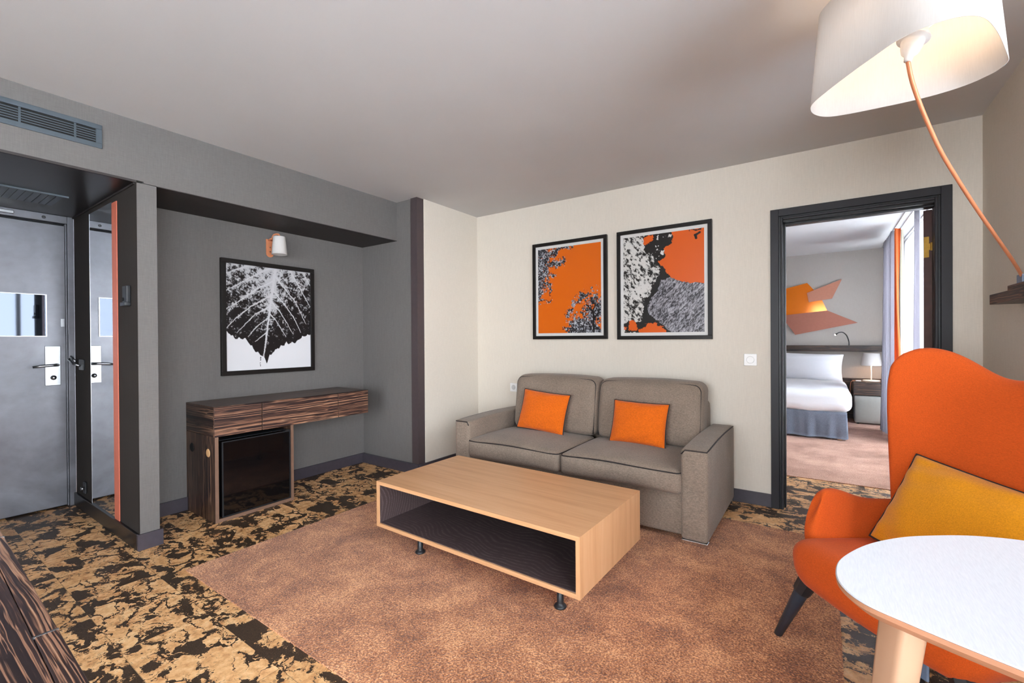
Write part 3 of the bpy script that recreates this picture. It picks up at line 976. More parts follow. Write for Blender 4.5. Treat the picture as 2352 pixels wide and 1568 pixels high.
# ------------------------------------------------------------------ wall sconce
t = thing('wall_sconce', 'copper wall sconce with small white shade above the leaf print', 'wall lamp', (XN, 1.935, 1.95))
pts = [(1.905, 2.03), (1.965, 2.03)] + [(1.935 + 0.03 * math.cos(a), 1.915 + 0.03 * math.sin(a)) for a in np.linspace(0, -PI, 11)]
bm = bmesh.new()
prism(bm, pts, XN, XN + 0.006, 'x')
obj('back_plate', bm, M['copper'], t)
for z in (1.965, 1.93):
    obj('screw', tube(bmesh.new(), [(XN + 0.004, 1.935, z), (XN + 0.009, 1.935, z)], 0.005, 8), M['chrome'], t)
bm = bmesh.new()
prism(bm, [(XN + 0.003, 2.024), (XN + 0.05, 2.034), (XN + 0.05, 2.028), (XN + 0.003, 2.018)], 1.918, 1.952, 'y')
tube(bm, catmull([(XN + 0.04, 1.935, 2.032), (XN + 0.06, 1.94, 2.062), (XN + 0.09, 1.96, 2.066), (XN + 0.1, 1.962, 2.05)], 6), 0.007, 8)
obj('arm', bm, M['copper'], t, smooth=True)
bm = bmesh.new()
lathe(bm, [(0.008, 0.0), (0.044, 0.0), (0.046, -0.003), (0.058, -0.145), (0.055, -0.145), (0.043, -0.006), (0.008, -0.004)], 28, Matrix.Translation((XN + 0.1, 1.962, 2.045)))
obj('lamp_shade', bm, M['shade'], t, smooth=True)
bm = bmesh.new()
lathe(bm, [(0, 0.016), (0.006, 0.014), (0.009, 0.004), (0.012, 0)], 14, Matrix.Translation((XN + 0.1, 1.962, 2.045)))
obj('cap', bm, M['copper'], t, smooth=True)

# ------------------------------------------------------------------ console and minibar
cx0, cx1, cy0, cy1, cz0, cz1 = XN + 0.001, -3.292, 1.332, 2.55, 0.566, 0.766
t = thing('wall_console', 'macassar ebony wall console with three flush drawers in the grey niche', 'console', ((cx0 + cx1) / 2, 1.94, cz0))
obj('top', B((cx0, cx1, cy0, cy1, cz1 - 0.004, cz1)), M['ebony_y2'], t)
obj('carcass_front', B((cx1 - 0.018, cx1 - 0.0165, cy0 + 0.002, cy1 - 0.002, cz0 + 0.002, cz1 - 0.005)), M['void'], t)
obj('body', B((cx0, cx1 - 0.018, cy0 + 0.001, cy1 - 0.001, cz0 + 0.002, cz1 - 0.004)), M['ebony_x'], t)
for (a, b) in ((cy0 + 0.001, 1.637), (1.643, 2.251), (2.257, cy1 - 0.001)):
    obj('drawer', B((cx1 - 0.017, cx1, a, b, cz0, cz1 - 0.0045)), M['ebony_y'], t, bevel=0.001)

my0, my1, mz1 = 1.333, 1.868, 0.5655
t = thing('minibar_cabinet', 'open fronted ebony veneer minibar cabinet under the left end of console', 'cabinet', (-3.5, 1.6, 0))
pw = 0.022
# left side panel (with two cable holes seen as inset discs)
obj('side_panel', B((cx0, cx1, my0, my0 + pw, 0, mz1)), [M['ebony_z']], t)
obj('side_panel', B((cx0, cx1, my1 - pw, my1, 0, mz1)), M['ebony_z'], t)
obj('front_edge', B((cx1, cx1 + 0.002, my0, my0 + pw, 0, mz1), (cx1, cx1 + 0.002, my1 - pw, my1, 0, mz1), (cx1, cx1 + 0.002, my0 + pw, my1 - pw, 0, 0.022)), plain('brown edge banding', rgb(120, 92, 76), 0.45), t)
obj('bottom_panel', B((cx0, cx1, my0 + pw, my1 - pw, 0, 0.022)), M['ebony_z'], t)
obj('back_panel', B((cx0, cx0 + 0.01, my0 + pw, my1 - pw, 0.022, mz1)), M['void'], t)
def disc(x, y, z, r, axis, th, n=20):
    bm = bmesh.new()
    M4 = Matrix.Translation((x, y, z)) @ (Matrix.Rotation(PI / 2, 4, 'X') if axis == 'y' else Matrix.Rotation(PI / 2, 4, 'Y'))
    lathe(bm, [(0, th), (r * 0.9, th), (r, 0), (0, 0)], n, M4)
    return bm
obj('cable_hole', disc(-3.645, my0, 0.458, 0.032, 'y', 0.003), M['void'], t, label='black cable grommet')
obj('cable_hole', disc(-3.39, my0, 0.452, 0.028, 'y', 0.003), plain('raw particle board', rgb(206, 160, 112), 0.7), t, label='tan plugged cable hole')

t = thing('mini_fridge', 'black gloss mini fridge inside the ebony cabinet', 'fridge', (-3.5, 1.6, 0.022))
obj('body', B((cx0 + 0.03, cx1 - 0.045, my0 + 0.045, my1 - 0.028, 0.024, 0.535)), M['black'], t, bevel=0.004)
obj('door', B((cx1 - 0.04, cx1 + 0.012, my0 + 0.036, my1 - 0.032, 0.030, 0.532)), M['black_gloss'], t, bevel=0.003)
fy0, fy1 = my0 + 0.036, my1 - 0.032
obj('door_trim', B((cx1 + 0.012, cx1 + 0.016, fy0, fy0 + 0.009, 0.03, 0.532), (cx1 + 0.012, cx1 + 0.016, fy1 - 0.007, fy1, 0.03, 0.532), (cx1 + 0.012, cx1 + 0.016, fy0 + 0.009, fy1 - 0.007, 0.525, 0.532), (cx1 + 0.012, cx1 + 0.016, fy0 + 0.009, fy1 - 0.007, 0.03, 0.036)), M['black'], t)
obj('hinge', B((cx1 - 0.03, cx1 + 0.01, fy1 - 0.03, fy1 + 0.004, 0.5325, 0.538)), M['black'], t)

# ------------------------------------------------------------------ rug
RX0, RX1, RY0, RY1 = -2.752, 0.058, 0.972, 3.26
bm = B((RX0, RX1, RY0, RY1, 0.0, 0.005))
rug = obj('rug', bm, M['rug'])
tag(rug, 'large rust brown shag rug under the oak coffee table', 'rug')
ps_mat = M['rug']

# ------------------------------------------------------------------ coffee table
t = thing('coffee_table', 'low oak box coffee table open at the front on short black legs', 'coffee table', (-1.478, 2.05, 0.005), -0.02)
tw, td, zb, zt = 1.315, 0.70, 0.12, 0.382
x0, x1, y0, y1 = -tw / 2, tw / 2, -td / 2, td / 2
th = 0.02
def loc(bm, root):
    bm.transform(Matrix.Translation((0, 0, -root.location.z)))
    return bm
def mitre(x0, x1, z0, z1, th, which):
    bm = bmesh.new()
    q = {'top': [(x0, z1), (x1, z1), (x1 - th, z1 - th), (x0 + th, z1 - th)], 'bottom': [(x0, z0), (x1, z0), (x1 - th, z0 + th), (x0 + th, z0 + th)],
         'l': [(x0, z0), (x0, z1), (x0 + th, z1 - th), (x0 + th, z0 + th)], 'r': [(x1, z0), (x1, z1), (x1 - th, z1 - th), (x1 - th, z0 + th)]}[which]
    return prism(bm, q, y0, y1, 'y')
obj('top', loc(mitre(x0, x1, zb, zt, th, 'top'), t), M['oak_x'], t, world=False)
obj('bottom', loc(mitre(x0, x1, zb, zt, th, 'bottom'), t), M['oak_x'], t, world=False)
obj('side', loc(mitre(x0, x1, zb, zt, th, 'l'), t), M['oak_z'], t, world=False)
obj('side', loc(mitre(x0, x1, zb, zt, th, 'r'), t), M['oak_z'], t, world=False)
e = 0.003
ix0, ix1, iz0, iz1 = x0 + th, x1 - th, zb + th, zt - th
obj('lining', loc(B((ix0, ix1, y0 + 0.008, y1 - 0.02, iz0, iz0 + e), (ix0, ix1, y0 + 0.008, y1 - 0.02, iz1 - e, iz1), (ix0, ix0 + e, y0 + 0.008, y1 - 0.02, iz0 + e, iz1 - e), (ix1 - e, ix1, y0 + 0.008, y1 - 0.02, iz0 + e, iz1 - e), (ix0, ix1, y1 - 0.02, y1 - 0.004, iz0, iz1)), t), M['darkoak'], t, world=False, label='dark stained oak lining')
obj('dowel_cap', loc(disc(ix1 - 0.05, y0 + 0.12, iz0 + e, 0.004, 'z', 0.001) if False else lathe(bmesh.new(), [(0, 0.002), (0.005, 0.0015), (0.006, 0)], 10, Matrix.Translation((ix1 - 0.06, y0 + 0.13, iz0 + e))), t), M['oak_x'], t, world=False)
for (lx, ly) in ((-0.385, y0 + 0.085), (0.515, y0 + 0.085), (-0.385, y1 - 0.1), (0.515, y1 - 0.1)):
    bm = lathe(bmesh.new(), [(0, 0.005), (0.027, 0.005), (0.029, 0.010), (0.026, 0.015), (0.017, 0.021), (0.0155, 0.027), (0.0155, zb), (0, zb)], 20, Matrix.Translation((lx, ly, 0)))
    obj('leg', loc(bm, t), M['black'], t, smooth=True, world=False)

# ------------------------------------------------------------------ sofa
SX0, SX1, SY0, SY1 = -2.437, -0.536, 2.722, 3.652
t = thing('sofa', 'taupe two seat fabric sofa with dark piping against the cream wall', 'sofa', ((SX0 + SX1) / 2, 3.19, 0.0))
AW = 0.152
AZ = 0.556
def rbox(x0, x1, y0, y1, z0, z1, r, n=8, shape=None):
    bm = bmesh.new()
    rounded(bm, x1 - x0, y1 - y0, z1 - z0, r, n)
    c = Vector(((x0 + x1) / 2, (y0 + y1) / 2, (z0 + z1) / 2))
    for v in bm.verts:
        v.co = v.co + c
        if shape:
            v.co = shape(v.co)
    return bm
obj('base', rbox(SX0 + AW - 0.02, SX1 - AW + 0.02, SY0 + 0.035, SY1 - 0.03, 0.035, 0.29, 0.02), M['sofa'], t, smooth=True)
obj('back_frame', rbox(SX0 + 0.16, SX1 - 0.155, SY1 - 0.20, SY1, 0.06, 0.745, 0.05), M['sofa'], t, smooth=True)
def arm_shape(sgn):
    def f(p):
        # gentle rise of the arm towards the wall
        k = (p.y - SY0) / (SY1 - SY0)
        if p.z > 0.4:
            p.z += 0.012 * math.sin(PI * k) + 0.006 * k
        return p
    return f
for (a0, a1, sg) in ((SX0, SX0 + AW, -1), (SX1 - AW, SX1, 1)):
    ao = obj('armrest', rbox(a0, a1, SY0, SY1 - 0.02, 0.030, AZ, 0.022, 10, arm_shape(sg)), M['sofa'], t, smooth=True)
    # piping: across the top front and back along the outer edge
    xo = a1 - 0.004 if sg > 0 else a0 + 0.004
    xi = a0 + 0.006 if sg > 0 else a1 - 0.006
    pts = [(xi, SY0 - 0.001, AZ - 0.030), (xi + 0.02 * sg, SY0 + 0.005, AZ - 0.006), (xo - 0.025 * sg, SY0 + 0.005, AZ - 0.006), (xo - 0.005 * sg, SY0 + 0.009, AZ - 0.0075)]
    for k in range(1, 12):
        q = k / 11
        pts.append((xo - 0.0018 * sg, SY0 + 0.012 + (SY1 - 0.045 - SY0) * q, AZ - 0.0062 + 0.012 * math.sin(PI * q) + 0.006 * q))
    obj('piping', tube(bmesh.new(), pts, 0.0042, 6), M['piping'], ao, smooth=True)
    bx = [(xi, SY0 - 0.0005, 0.05), (xi, SY0 - 0.0005, 0.5)]
mid = (SX0 + SX1) / 2
def seat_cushion(x0, x1):
    y0c, y1c, z0c, z1c = SY0 - 0.012, SY1 - 0.30, 0.282, 0.422
    cx, cy = (x0 + x1) / 2, (y0c + y1c) / 2
    def sh(p):
        u, w = (p.x - cx) / (x1 - x0) * 2, (p.y - cy) / (y1c - y0c) * 2
        kk = max(0, 1 - u * u) * max(0, 1 - w * w)
        if p.z > 0.352:
            p.z += 0.040 * kk ** 0.6
        else:
            p.z -= 0.0
        if p.y < cy - 0.2:
            m = 1 - ((p.z - 0.352) / 0.07) ** 2
            p.y -= 0.022 * max(0, m) * max(0, 1 - u ** 4)
        p.z += 0.003 * math.sin(9 * p.x + 4 * p.y)
        return p
    o = obj('seat_cushion', rbox(x0, x1, y0c, y1c, z0c, z1c, 0.035, 16, sh), M['sofa'], t, smooth=True)
    pts = []
    r = 0.03
    for k in range(8):
        pts.append((x0 + 0.006, y1c - 0.05 - (y1c - 0.05 - y0c - r) * k / 8, z1c - 0.014))
    for k in range(6):
        a = PI + (PI / 2) * k / 5
        pts.append((x0 + 0.006 + r + r * math.cos(a), y0c + 0.004 + r + r * math.sin(a), z1c - 0.013))
    n = 14
    for k in range(1, n):
        q = k / n
        pts.append((x0 + r + (x1 - x0 - 2 * r) * q, y0c + 0.004 - 0.006 * math.sin(PI * q), z1c - 0.013 + 0.008 * math.sin(PI * q) + 0.003 * math.sin(9 * (x0 + (x1 - x0) * q))))
    for k in range(6):
        a = 1.5 * PI + (PI / 2) * k / 5
        pts.append((x1 - 0.006 - r + r * math.cos(a), y0c + 0.004 + r + r * math.sin(a), z1c - 0.013))
    for k in range(1, 9):
        pts.append((x1 - 0.006, y0c + r + (y1c - 0.05 - y0c - r) * k / 8, z1c - 0.014))
    obj('piping', tube(bmesh.new(), pts, 0.0042, 6), M['piping'], o, smooth=True)
    return o
seat_cushion(SX0 + AW - 0.012, mid - 0.004)
seat_cushion(mid + 0.004, SX1 - AW + 0.006)
def back_cushion(x0, x1, tilt, zt):
    z0c = 0.43
    y0c, y1c = 3.255, 3.475
    cx, cz = (x0 + x1) / 2, (z0c + zt) / 2
    def sh(p):
        u, w = (p.x - cx) / (x1 - x0) * 2, (p.z - cz) / (zt - z0c) * 2
        kk = max(0, 1 - u * u) * max(0, 1 - w * w)
        if p.y < (y0c + y1c) / 2:
            p.y -= 0.035 * kk ** 0.6
        if w > 0.0:
            p.z += 0.014 * (1 - u * u) * w
        p.y += 0.16 * (p.z - z0c)
        p.y += 0.004 * math.sin(17 * p.x + 6 * p.z)
        return p
    o = obj('back_cushion', rbox(x0, x1, y0c, y1c, z0c, zt, 0.066, 16, sh), M['sofa'], t, smooth=True)
    r = 0.046
    pts = []
    def P(x, z):
        u = (x - cx) / (x1 - x0) * 2
        w = (z - cz) / (zt - z0c) * 2
        zz = z + (0.014 * (1 - u * u) * w if w > 0 else 0)
        return (x, y0c + 0.0165 + 0.16 * (zz - z0c) + 0.004 * math.sin(17 * x + 6 * zz), zz)
    ins = 0.020
    xa, xb, zc = x0 + ins, x1 - ins, zt - ins
    for k in range(10):
        pts.append(P(xa, z0c + 0.02 + (zc - r - z0c - 0.02) * k / 10))
    for k in range(9):
        a = PI - (PI / 2) * k / 8
        pts.append(P(xa + r + r * math.cos(a), zc - r + r * math.sin(a)))
    for k in range(1, 14):
        pts.append(P(xa + r + (xb - xa - 2 * r) * k / 14, zc))
    for k in range(9):
        a = PI / 2 - (PI / 2) * k / 8
        pts.append(P(xb - r + r * math.cos(a), zc - r + r * math.sin(a)))
    for k in range(1, 11):
        pts.append(P(xb, zc - r - (zc - r - z0c - 0.02) * k / 10))
    obj('piping', tube(bmesh.new(), pts, 0.0045, 6), M['piping'], o, smooth=True)
back_cushion(SX0 + AW + 0.035, mid + 0.018, 0.16, 0.885)
back_cushion(mid + 0.024, SX1 - AW + 0.008, 0.16, 0.883)
for (a, b) in ((SX0 + 0.004, SX0 + AW - 0.004), (SX1 - AW + 0.004, SX1 - 0.004)):
    obj('foot', B((a, b, SY0 - 0.001, SY0 + 0.05, 0.005, 0.031)), M['chrome'], t, bevel=0.003, label='chrome foot')
    obj('foot', B((a, b, SY1 - 0.08, SY1 - 0.03, 0.0, 0.031)), M['chrome'], t, bevel=0.003, label='chrome foot')

# ------------------------------------------------------------------ cushions (pillow maker)
def pillow(name, label, cat, mat, w, h, thick, loc3, rot, group=None, pinch=0.045, n=26, pipemat=None, wr=0.006, seed=1, pipe_r=0.004):
    t = thing(name, label, cat, loc3, 0, group)
    R = rot
    rr = random.Random(seed)
    ph = [rr.uniform(0, 6) for _ in range(8)]
    def outline(u, v):
        x = u * w / 2 * (1 - pinch * (1 - v * v) * abs(u) ** 3)
        z = v * h / 2 * (1 - pinch * (1 - u * u) * abs(v) ** 3)
        return x, z
    def f(side):
        def g(a, b):
            u, v = 2 * a - 1, 2 * b - 1
            u = math.copysign(abs(u) ** 0.8, u) if u else 0
            v = math.copysign(abs(v) ** 0.8, v) if v else 0
            x, z = outline(u, v)
            k = (max(0, 1 - abs(u) ** 2.4) * max(0, 1 - abs(v) ** 2.4)) ** 0.55
            y = side * (thick / 2 * k + 0.002)
            edge = 1 - k
            y += wr * k ** 0.3 * edge * (math.sin(11 * u + ph[0] + 3 * v) * 0.5 + math.sin(15 * v + ph[1] - 4 * u) * 0.5) * side
            return R @ Vector((x, y, z))
        return g
    bm = bmesh.new()
    closed_slab(bm, n, n, f(-1), f(1))
    o = obj('cover', bm, mat, t, smooth=True, world=False, sub=1)
    pts = []
    for k in range(40):
        pts.append(outline(-1 + 2 * k / 40, 1))
    for k in range(40):
        pts.append(outline(1, 1 - 2 * k / 40))
    for k in range(40):
        pts.append(outline(1 - 2 * k / 40, -1))
    for k in range(40):
        pts.append(outline(-1, -1 + 2 * k / 40))
    if pipemat:
        obj('piping', tube(bmesh.new(), [R @ Vector((x, 0, z)) for x, z in pts], pipe_r, 6, closed=True), pipemat, t, smooth=True, world=False)
    return t
def eul(x, y, z):
    from mathutils import Euler
    return Euler((x, y, z), 'XYZ').to_matrix()
pillow('throw_pillow', 'orange throw pillow with dark piping on the left sofa seat', 'cushion', M['orange'], 0.425, 0.325, 0.12, (-1.875, 3.165, 0.612), eul(-0.30, 0.075, 0.02), 'orange sofa pillows', pipemat=M['piping'], seed=3, wr=0.012)
pillow('throw_pillow', 'orange throw pillow with dark piping on the right sofa seat', 'cushion', M['orange'], 0.405, 0.305, 0.12, (-1.085, 3.165, 0.596), eul(-0.30, 0.015, -0.03), 'orange sofa pillows', pipemat=M['piping'], seed=5, wr=0.012)

# ------------------------------------------------------------------ switch, socket
t = thing('light_switch', 'white square light switch with round rocker beside the bedroom doorway', 'switch', (-0.432, D, 1.04))
obj('plate', B((-0.474, -0.390, D - 0.010, D, 0.998, 1.084)), M['white_pl'], t, bevel=0.003)
obj('rocker', disc(-0.432, D - 0.010, 1.041, 0.026, 'y', 0.004, 28), M['white_pl'], t)
t = thing('wall_socket', 'white wall socket half hidden by the left sofa back cushion', 'socket', (-2.505, D, 0.728))
obj('plate', B((-2.546, -2.464, D - 0.010, D, 0.687, 0.769)), M['white_pl'], t, bevel=0.003)
obj('socket_well', disc(-2.505, D - 0.010, 0.728, 0.024, 'y', 0.002, 24), plain('socket grey', rgb(190, 190, 190), 0.5), t)

# ------------------------------------------------------------------ desk in the near left corner
t = thing('desk', 'striped macassar ebony desk top in the near left corner', 'desk', (-1.6, -0.1, 0))
rz = -0.026
Md = Matrix.Translation((-1.32, 0.203, 0)) @ Matrix.Rotation(rz, 4, 'Z')
dx0, dx1 = -1.2, 0.75
bm = bmesh.new()
box(bm, dx0, dx1, -0.55, -0.031, 0.672, 0.70, Md)
obj('top', bm, M['ebony_desk'], t, bevel=0.001)
bm = bmesh.new()
box(bm, dx0, dx1, -0.030, 0.0, 0.672, 0.70, Md)
obj('edge_band', bm, M['ebony_desk'], t, bevel=0.002)
for x in (-0.425, 0.215):
    bm = bmesh.new()
    box(bm, x, x + 0.005, -0.031, 0.0008, 0.68, 0.7004, Md)
    obj('inlay', bm, M['steel'], t, label='silver metal inlay')
for x in (dx0 + 0.05, dx1 - 0.09):
    for y in (-0.5, -0.09):
        bm = bmesh.new()
        box(bm, x, x + 0.04, y, y + 0.04, 0, 0.672, Md)
        obj('leg', bm, M['black'], t)

# ------------------------------------------------------------------ armchair
AL = math.radians(45)
t = thing('armchair', 'orange upholstered wing back armchair on dark splayed legs', 'armchair', (0.10, 1.83, 0), -AL)
# seat
def seat_sh(p):
    # local: x width, y depth 0..0.6, z
    k = (p.y) / 0.6
    p.x *= 0.93 + 0.10 * min(1, max(0, (p.z - 0.27) / 0.12))
    p.z -= 0.045 * k
    p.z += 0.014 * max(0, 1 - (p.x / 0.3) ** 2) * (1 if p.z > 0.36 else 0)
    if p.y < 0.1:
        p.y -= 0.03 * max(0, 1 - (p.x / 0.3) ** 2)
    return p
bm = rbox(-0.315, 0.315, -0.005, 0.56, 0.262, 0.435, 0.075, 16, seat_sh)
obj('seat', bm, M['chair'], t, smooth=True, world=False)
bm = rbox(-0.20, 0.20, 0.06, 0.50, 0.235, 0.27, 0.01, 4)
obj('seat_frame', bm, M['blueblack'], t, world=False)
# backrest
def back_surf(off):
    def f(a, b):
        s = 2 * a - 1
        s = math.copysign(abs(s) ** 0.85, s) if s else 0
        # outline top: ears high, dip in the middle
        au = abs(s)
        zt = 1.045 + 0.112 * (0.5 - 0.5 * math.cos(PI * min(1, au / 0.80)))
        if au > 0.78:
            q = (au - 0.78) / 0.22
            zt -= 0.075 * (1 - math.sqrt(max(0, 1 - q * q)))
        z0 = 0.36
        z = z0 + (zt - z0) * b
        hw = 0.254 + 0.088 * min(1, max(0, (z - 0.36) / 0.72)) ** 0.8
        x = s * hw
        wing = (0.03 + 0.11 * min(1, max(0, (z - 0.4) / 0.6))) * au ** 2.6
        y = 0.475 + 0.26 * (z - 0.36) - wing + 0.05 * max(0, z - 0.9) - 0.02 * math.sin(PI * (z - 0.36) / 0.7) * (1 - au ** 2)
        # inflate: thin towards the rim
        rim = (max(0.0, 1 - au ** 6) * max(0.0, 1 - (2 * b - 1) ** 8)) ** 0.5
        return Vector((x, y + off * (0.014 + 0.026 * rim), z))
    return f
bm = bmesh.new()
closed_slab(bm, 34, 26, back_surf(-1), back_surf(1))
obj('backrest', bm, M['chair'], t, smooth=True, world=False, sub=1)
# arms
def arm_surf(sg, off):
    bot = [Vector(p) for p in ((-0.29, 0.085, 0.365), (-0.275, 0.21, 0.355), (-0.26, 0.33, 0.35), (-0.245, 0.50, 0.35))]
    top = [Vector(p) for p in ((-0.340, 0.17, 0.592), (-0.368, 0.285, 0.575), (-0.368, 0.43, 0.528), (-0.33, 0.60, 0.525))]
    cb, ct = catmull(bot, 12), catmull(top, 12)
    def at(c, s):
        x = s * (len(c) - 1)
        i = min(int(x), len(c) - 2)
        return c[i].lerp(c[i + 1], x - i)
    def f(a, b):
        p0, p1 = at(cb, a), at(ct, a)
        if a < 0.22:
            q = 1 - a / 0.22
            p1.z -= 0.065 * (1 - math.sqrt(max(0, 1 - q ** 2)))
        p = p0.lerp(p1, b)
        p.y -= 0.018 * math.sin(PI * b) * (1 - a) ** 3
        bulge = 0.012 * math.sin(PI * b)
        rim = (max(0.0, 1 - (2 * a - 1) ** 4) * max(0.0, 1 - (2 * b - 1) ** 4)) ** 0.5
        n = Vector((1, 0.1, 0.25)).normalized()
        p = p + n * (off * (0.012 + 0.018 * rim) - bulge)
        return Vector((p.x * (1 if sg < 0 else -1), p.y, p.z))
    return f
for sg in (-1, 1):
    bm = bmesh.new()
    closed_slab(bm, 20, 14, arm_surf(sg, -1), arm_surf(sg, 1))
    obj('armrest', bm, M['chair'], t, smooth=True, world=False, sub=1)
def chair_leg(x0, y0, z0, x1, y1, z1):
    bm = bmesh.new()
    tube(bm, [(x0, y0, z0), (x0 + (x1 - x0) * 0.25, y0 + (y1 - y0) * 0.25, z0 + (z1 - z0) * 0.25), (x1, y1, z1)], [0.026, 0.0245, 0.0145], 14)
    return bm
for (a, b, c, d) in ((-0.25, 0.045, -0.368, 0.012), (0.25, 0.045, 0.368, 0.012), (-0.2, 0.46, -0.27, 0.62), (0.2, 0.46, 0.27, 0.62)):
    zf = 0.008 if d < 0.1 and a < 0 else 0.001
    lo = obj('leg', chair_leg(a, b, 0.29, c, d, zf), M['blueblack'], t, smooth=True, world=False)
    cb = bmesh.new()
    tube(cb, [(a - (c - a) * 0.02, b, 0.29), (a + (c - a) * 0.22, b + (d - b) * 0.22, 0.29 + (zf - 0.29) * 0.22)], [0.034, 0.031], 8)
    obj('collar', cb, M['black'], lo, world=False)
bm = B((-0.112, -0.048, 0.325, 0.337, 0.0, 0.262))
obj('support_upright', bm, M['bluegrey'], t, world=False, bevel=0.006, label='flat blue grey support')
pillow('lumbar_pillow', 'mustard yellow lumbar pillow with dark piping on the orange armchair', 'cushion', M['mustard'], 0.525, 0.36, 0.16, (0.10 + 0.707 * 0.042 + 0.707 * 0.39, 1.83 - 0.707 * 0.042 + 0.707 * 0.39, 0.560), eul(0, 0, -AL) @ eul(-0.50, 0.12, 0), pipemat=M['piping'], pinch=0.03, seed=9, wr=0.020)

# ------------------------------------------------------------------ white side table
t = thing('side_table', 'white topped rounded triangular table with pale wood legs in front of armchair', 'table', (0.42, 1.22, 0))
out = [(0.020, 1.135), (0.032, 1.215), (0.080, 1.322), (0.145, 1.41), (0.210, 1.468), (0.30, 1.526), (0.40, 1.556), (0.53, 1.555), (0.65, 1.50), (0.735, 1.39), (0.775, 1.22), (0.755, 1.04), (0.68, 0.91), (0.57, 0.855), (0.45, 0.868), (0.34, 0.908), (0.237, 0.949), (0.173, 0.974), (0.115, 1.0), (0.060, 1.030), (0.030, 1.075)]
oc = [(p.x, p.y) for p in catmull([(a, b, 0) for a, b in out], 6, True)]
cxt, cyt = 0.40, 1.2
def inset(pts, d):
    n = len(pts)
    r = []
    for i in range(n):
        tx, ty = pts[(i + 1) % n][0] - pts[i - 1][0], pts[(i + 1) % n][1] - pts[i - 1][1]
        l = math.hypot(tx, ty)
        nx, ny = ty / l, -tx / l
        if nx * (cxt - pts[i][0]) + ny * (cyt - pts[i][1]) < 0:
            nx, ny = -nx, -ny
        r.append((pts[i][0] + nx * d, pts[i][1] + ny * d))
    return r
def stack(bm, layers):
    rings = [[bm.verts.new((x, y, z)) for x, y in pts] for pts, z in layers]
    n = len(rings[0])
    for A, Bq in zip(rings, rings[1:]):
        for k in range(n):
            bm.faces.new([A[k], A[(k + 1) % n], Bq[(k + 1) % n], Bq[k]])
    bm.faces.new(list(reversed(rings[0])))
    bm.faces.new(rings[-1])
    return bm
ZT = 0.72
obj('tabletop', stack(bmesh.new(), [(inset(oc, 0.001), ZT - 0.003), (inset(oc, 0.0), ZT - 0.002), (inset(oc, 0.002), ZT)]), M['whitetop'], t)
obj('edge', stack(bmesh.new(), [(inset(oc, 0.022), ZT - 0.030), (inset(oc, 0.012), ZT - 0.022), (inset(oc, 0.001), ZT - 0.012), (inset(oc, 0.0), ZT - 0.003)]), M['edge_beech'], t, label='wooden table edge')
def tleg(x, y, dx, dy):
    """flat tapered leg: wide face towards the outside"""
    bm = bmesh.new()
    d = Vector((dx, dy, 0)).normalized()
    s = Vector((-d.y, d.x, 0))
    def ring(c, w, th, r):
        pts = []
        for (sx, sy) in ((1, 1), (-1, 1), (-1, -1), (1, -1)):
            for k in range(4):
                a = math.atan2(sy, sx) - PI / 4 + (PI / 2) * k / 3
                pts.append(c + s * (sx * (w / 2 - r) + r * math.cos(a)) + d * (sy * (th / 2 - r) + r * math.sin(a)))
        return pts
    layers = []
    for q in (0, 0.15, 0.5, 1):
        z = (ZT - 0.03) * (1 - q)
        c = Vector((x, y, z)) + d * (0.09 * q)
        w = 0.072 - 0.030 * q
        layers.append((ring(c, w, 0.046 - 0.016 * q, 0.014), z))
    rings = [[bm.verts.new(p) for p in pts] for pts, z in layers]
    n = len(rings[0])
    for A, Bq in zip(rings, rings[1:]):
        for k in range(n):
            bm.faces.new([A[k], A[(k + 1) % n], Bq[(k + 1) % n], Bq[k]])
    bm.faces.new(rings[0])
    bm.faces.new(list(reversed(rings[-1])))
    return bm
obj('leg', tleg(0.118, 1.066, -0.86, -0.42), M['beech'], t, smooth=False, bevel=0.003)
obj('leg', tleg(0.48, 0.95, 0.1, -1), M['beech'], t, bevel=0.003)
obj('leg', tleg(0.62, 1.40, 0.5, 0.8), M['beech'], t, bevel=0.003)

# ------------------------------------------------------------------ shelf and lamp
t = thing('wall_shelf', 'narrow dark wood wall shelf holding the arc lamp base', 'shelf', (0.70, 2.78, 1.35))
obj('board', B((0.650, XR, 2.52, 3.045, 1.349, 1.395)), M['ebony_shelf'], t, bevel=0.002)
obj('underside_shade_strip', B((0.72, XR, 2.53, 2.87, 1.335, 1.349)), M['void'], t)  # black strip standing in for the shaded recess under the board

t = thing('arc_lamp', 'arching copper arm lamp with large white rounded triangular shade, lit', 'lamp', (0.70, 2.70, 1.395))
obj('base', B((0.668, 0.752, 2.55, 2.87, 1.395, 1.421)), M['ebony_shelf'], t, bevel=0.002)
bm = B((0.698, 0.704, 2.70, 2.765, 1.421, 1.495), (0.670, 0.676, 2.70, 2.765, 1.421, 1.455))
obj('clamp', bm, M['bluegrey'], t, bevel=0.002)
armp = [(0.222, 1.881, 2.066), (0.233, 1.915, 2.030), (0.251, 1.958, 1.989), (0.282, 2.024, 1.931), (0.336, 2.131, 1.843), (0.400, 2.245, 1.761), (0.476, 2.376, 1.671), (0.557, 2.513, 1.581), (0.626, 2.629, 1.504), (0.680, 2.729, 1.440), (0.690, 2.745, 1.425)]
obj('arm', tube(bmesh.new(), catmull(armp, 6), 0.0062, 10), M['copper'], t, smooth=True)
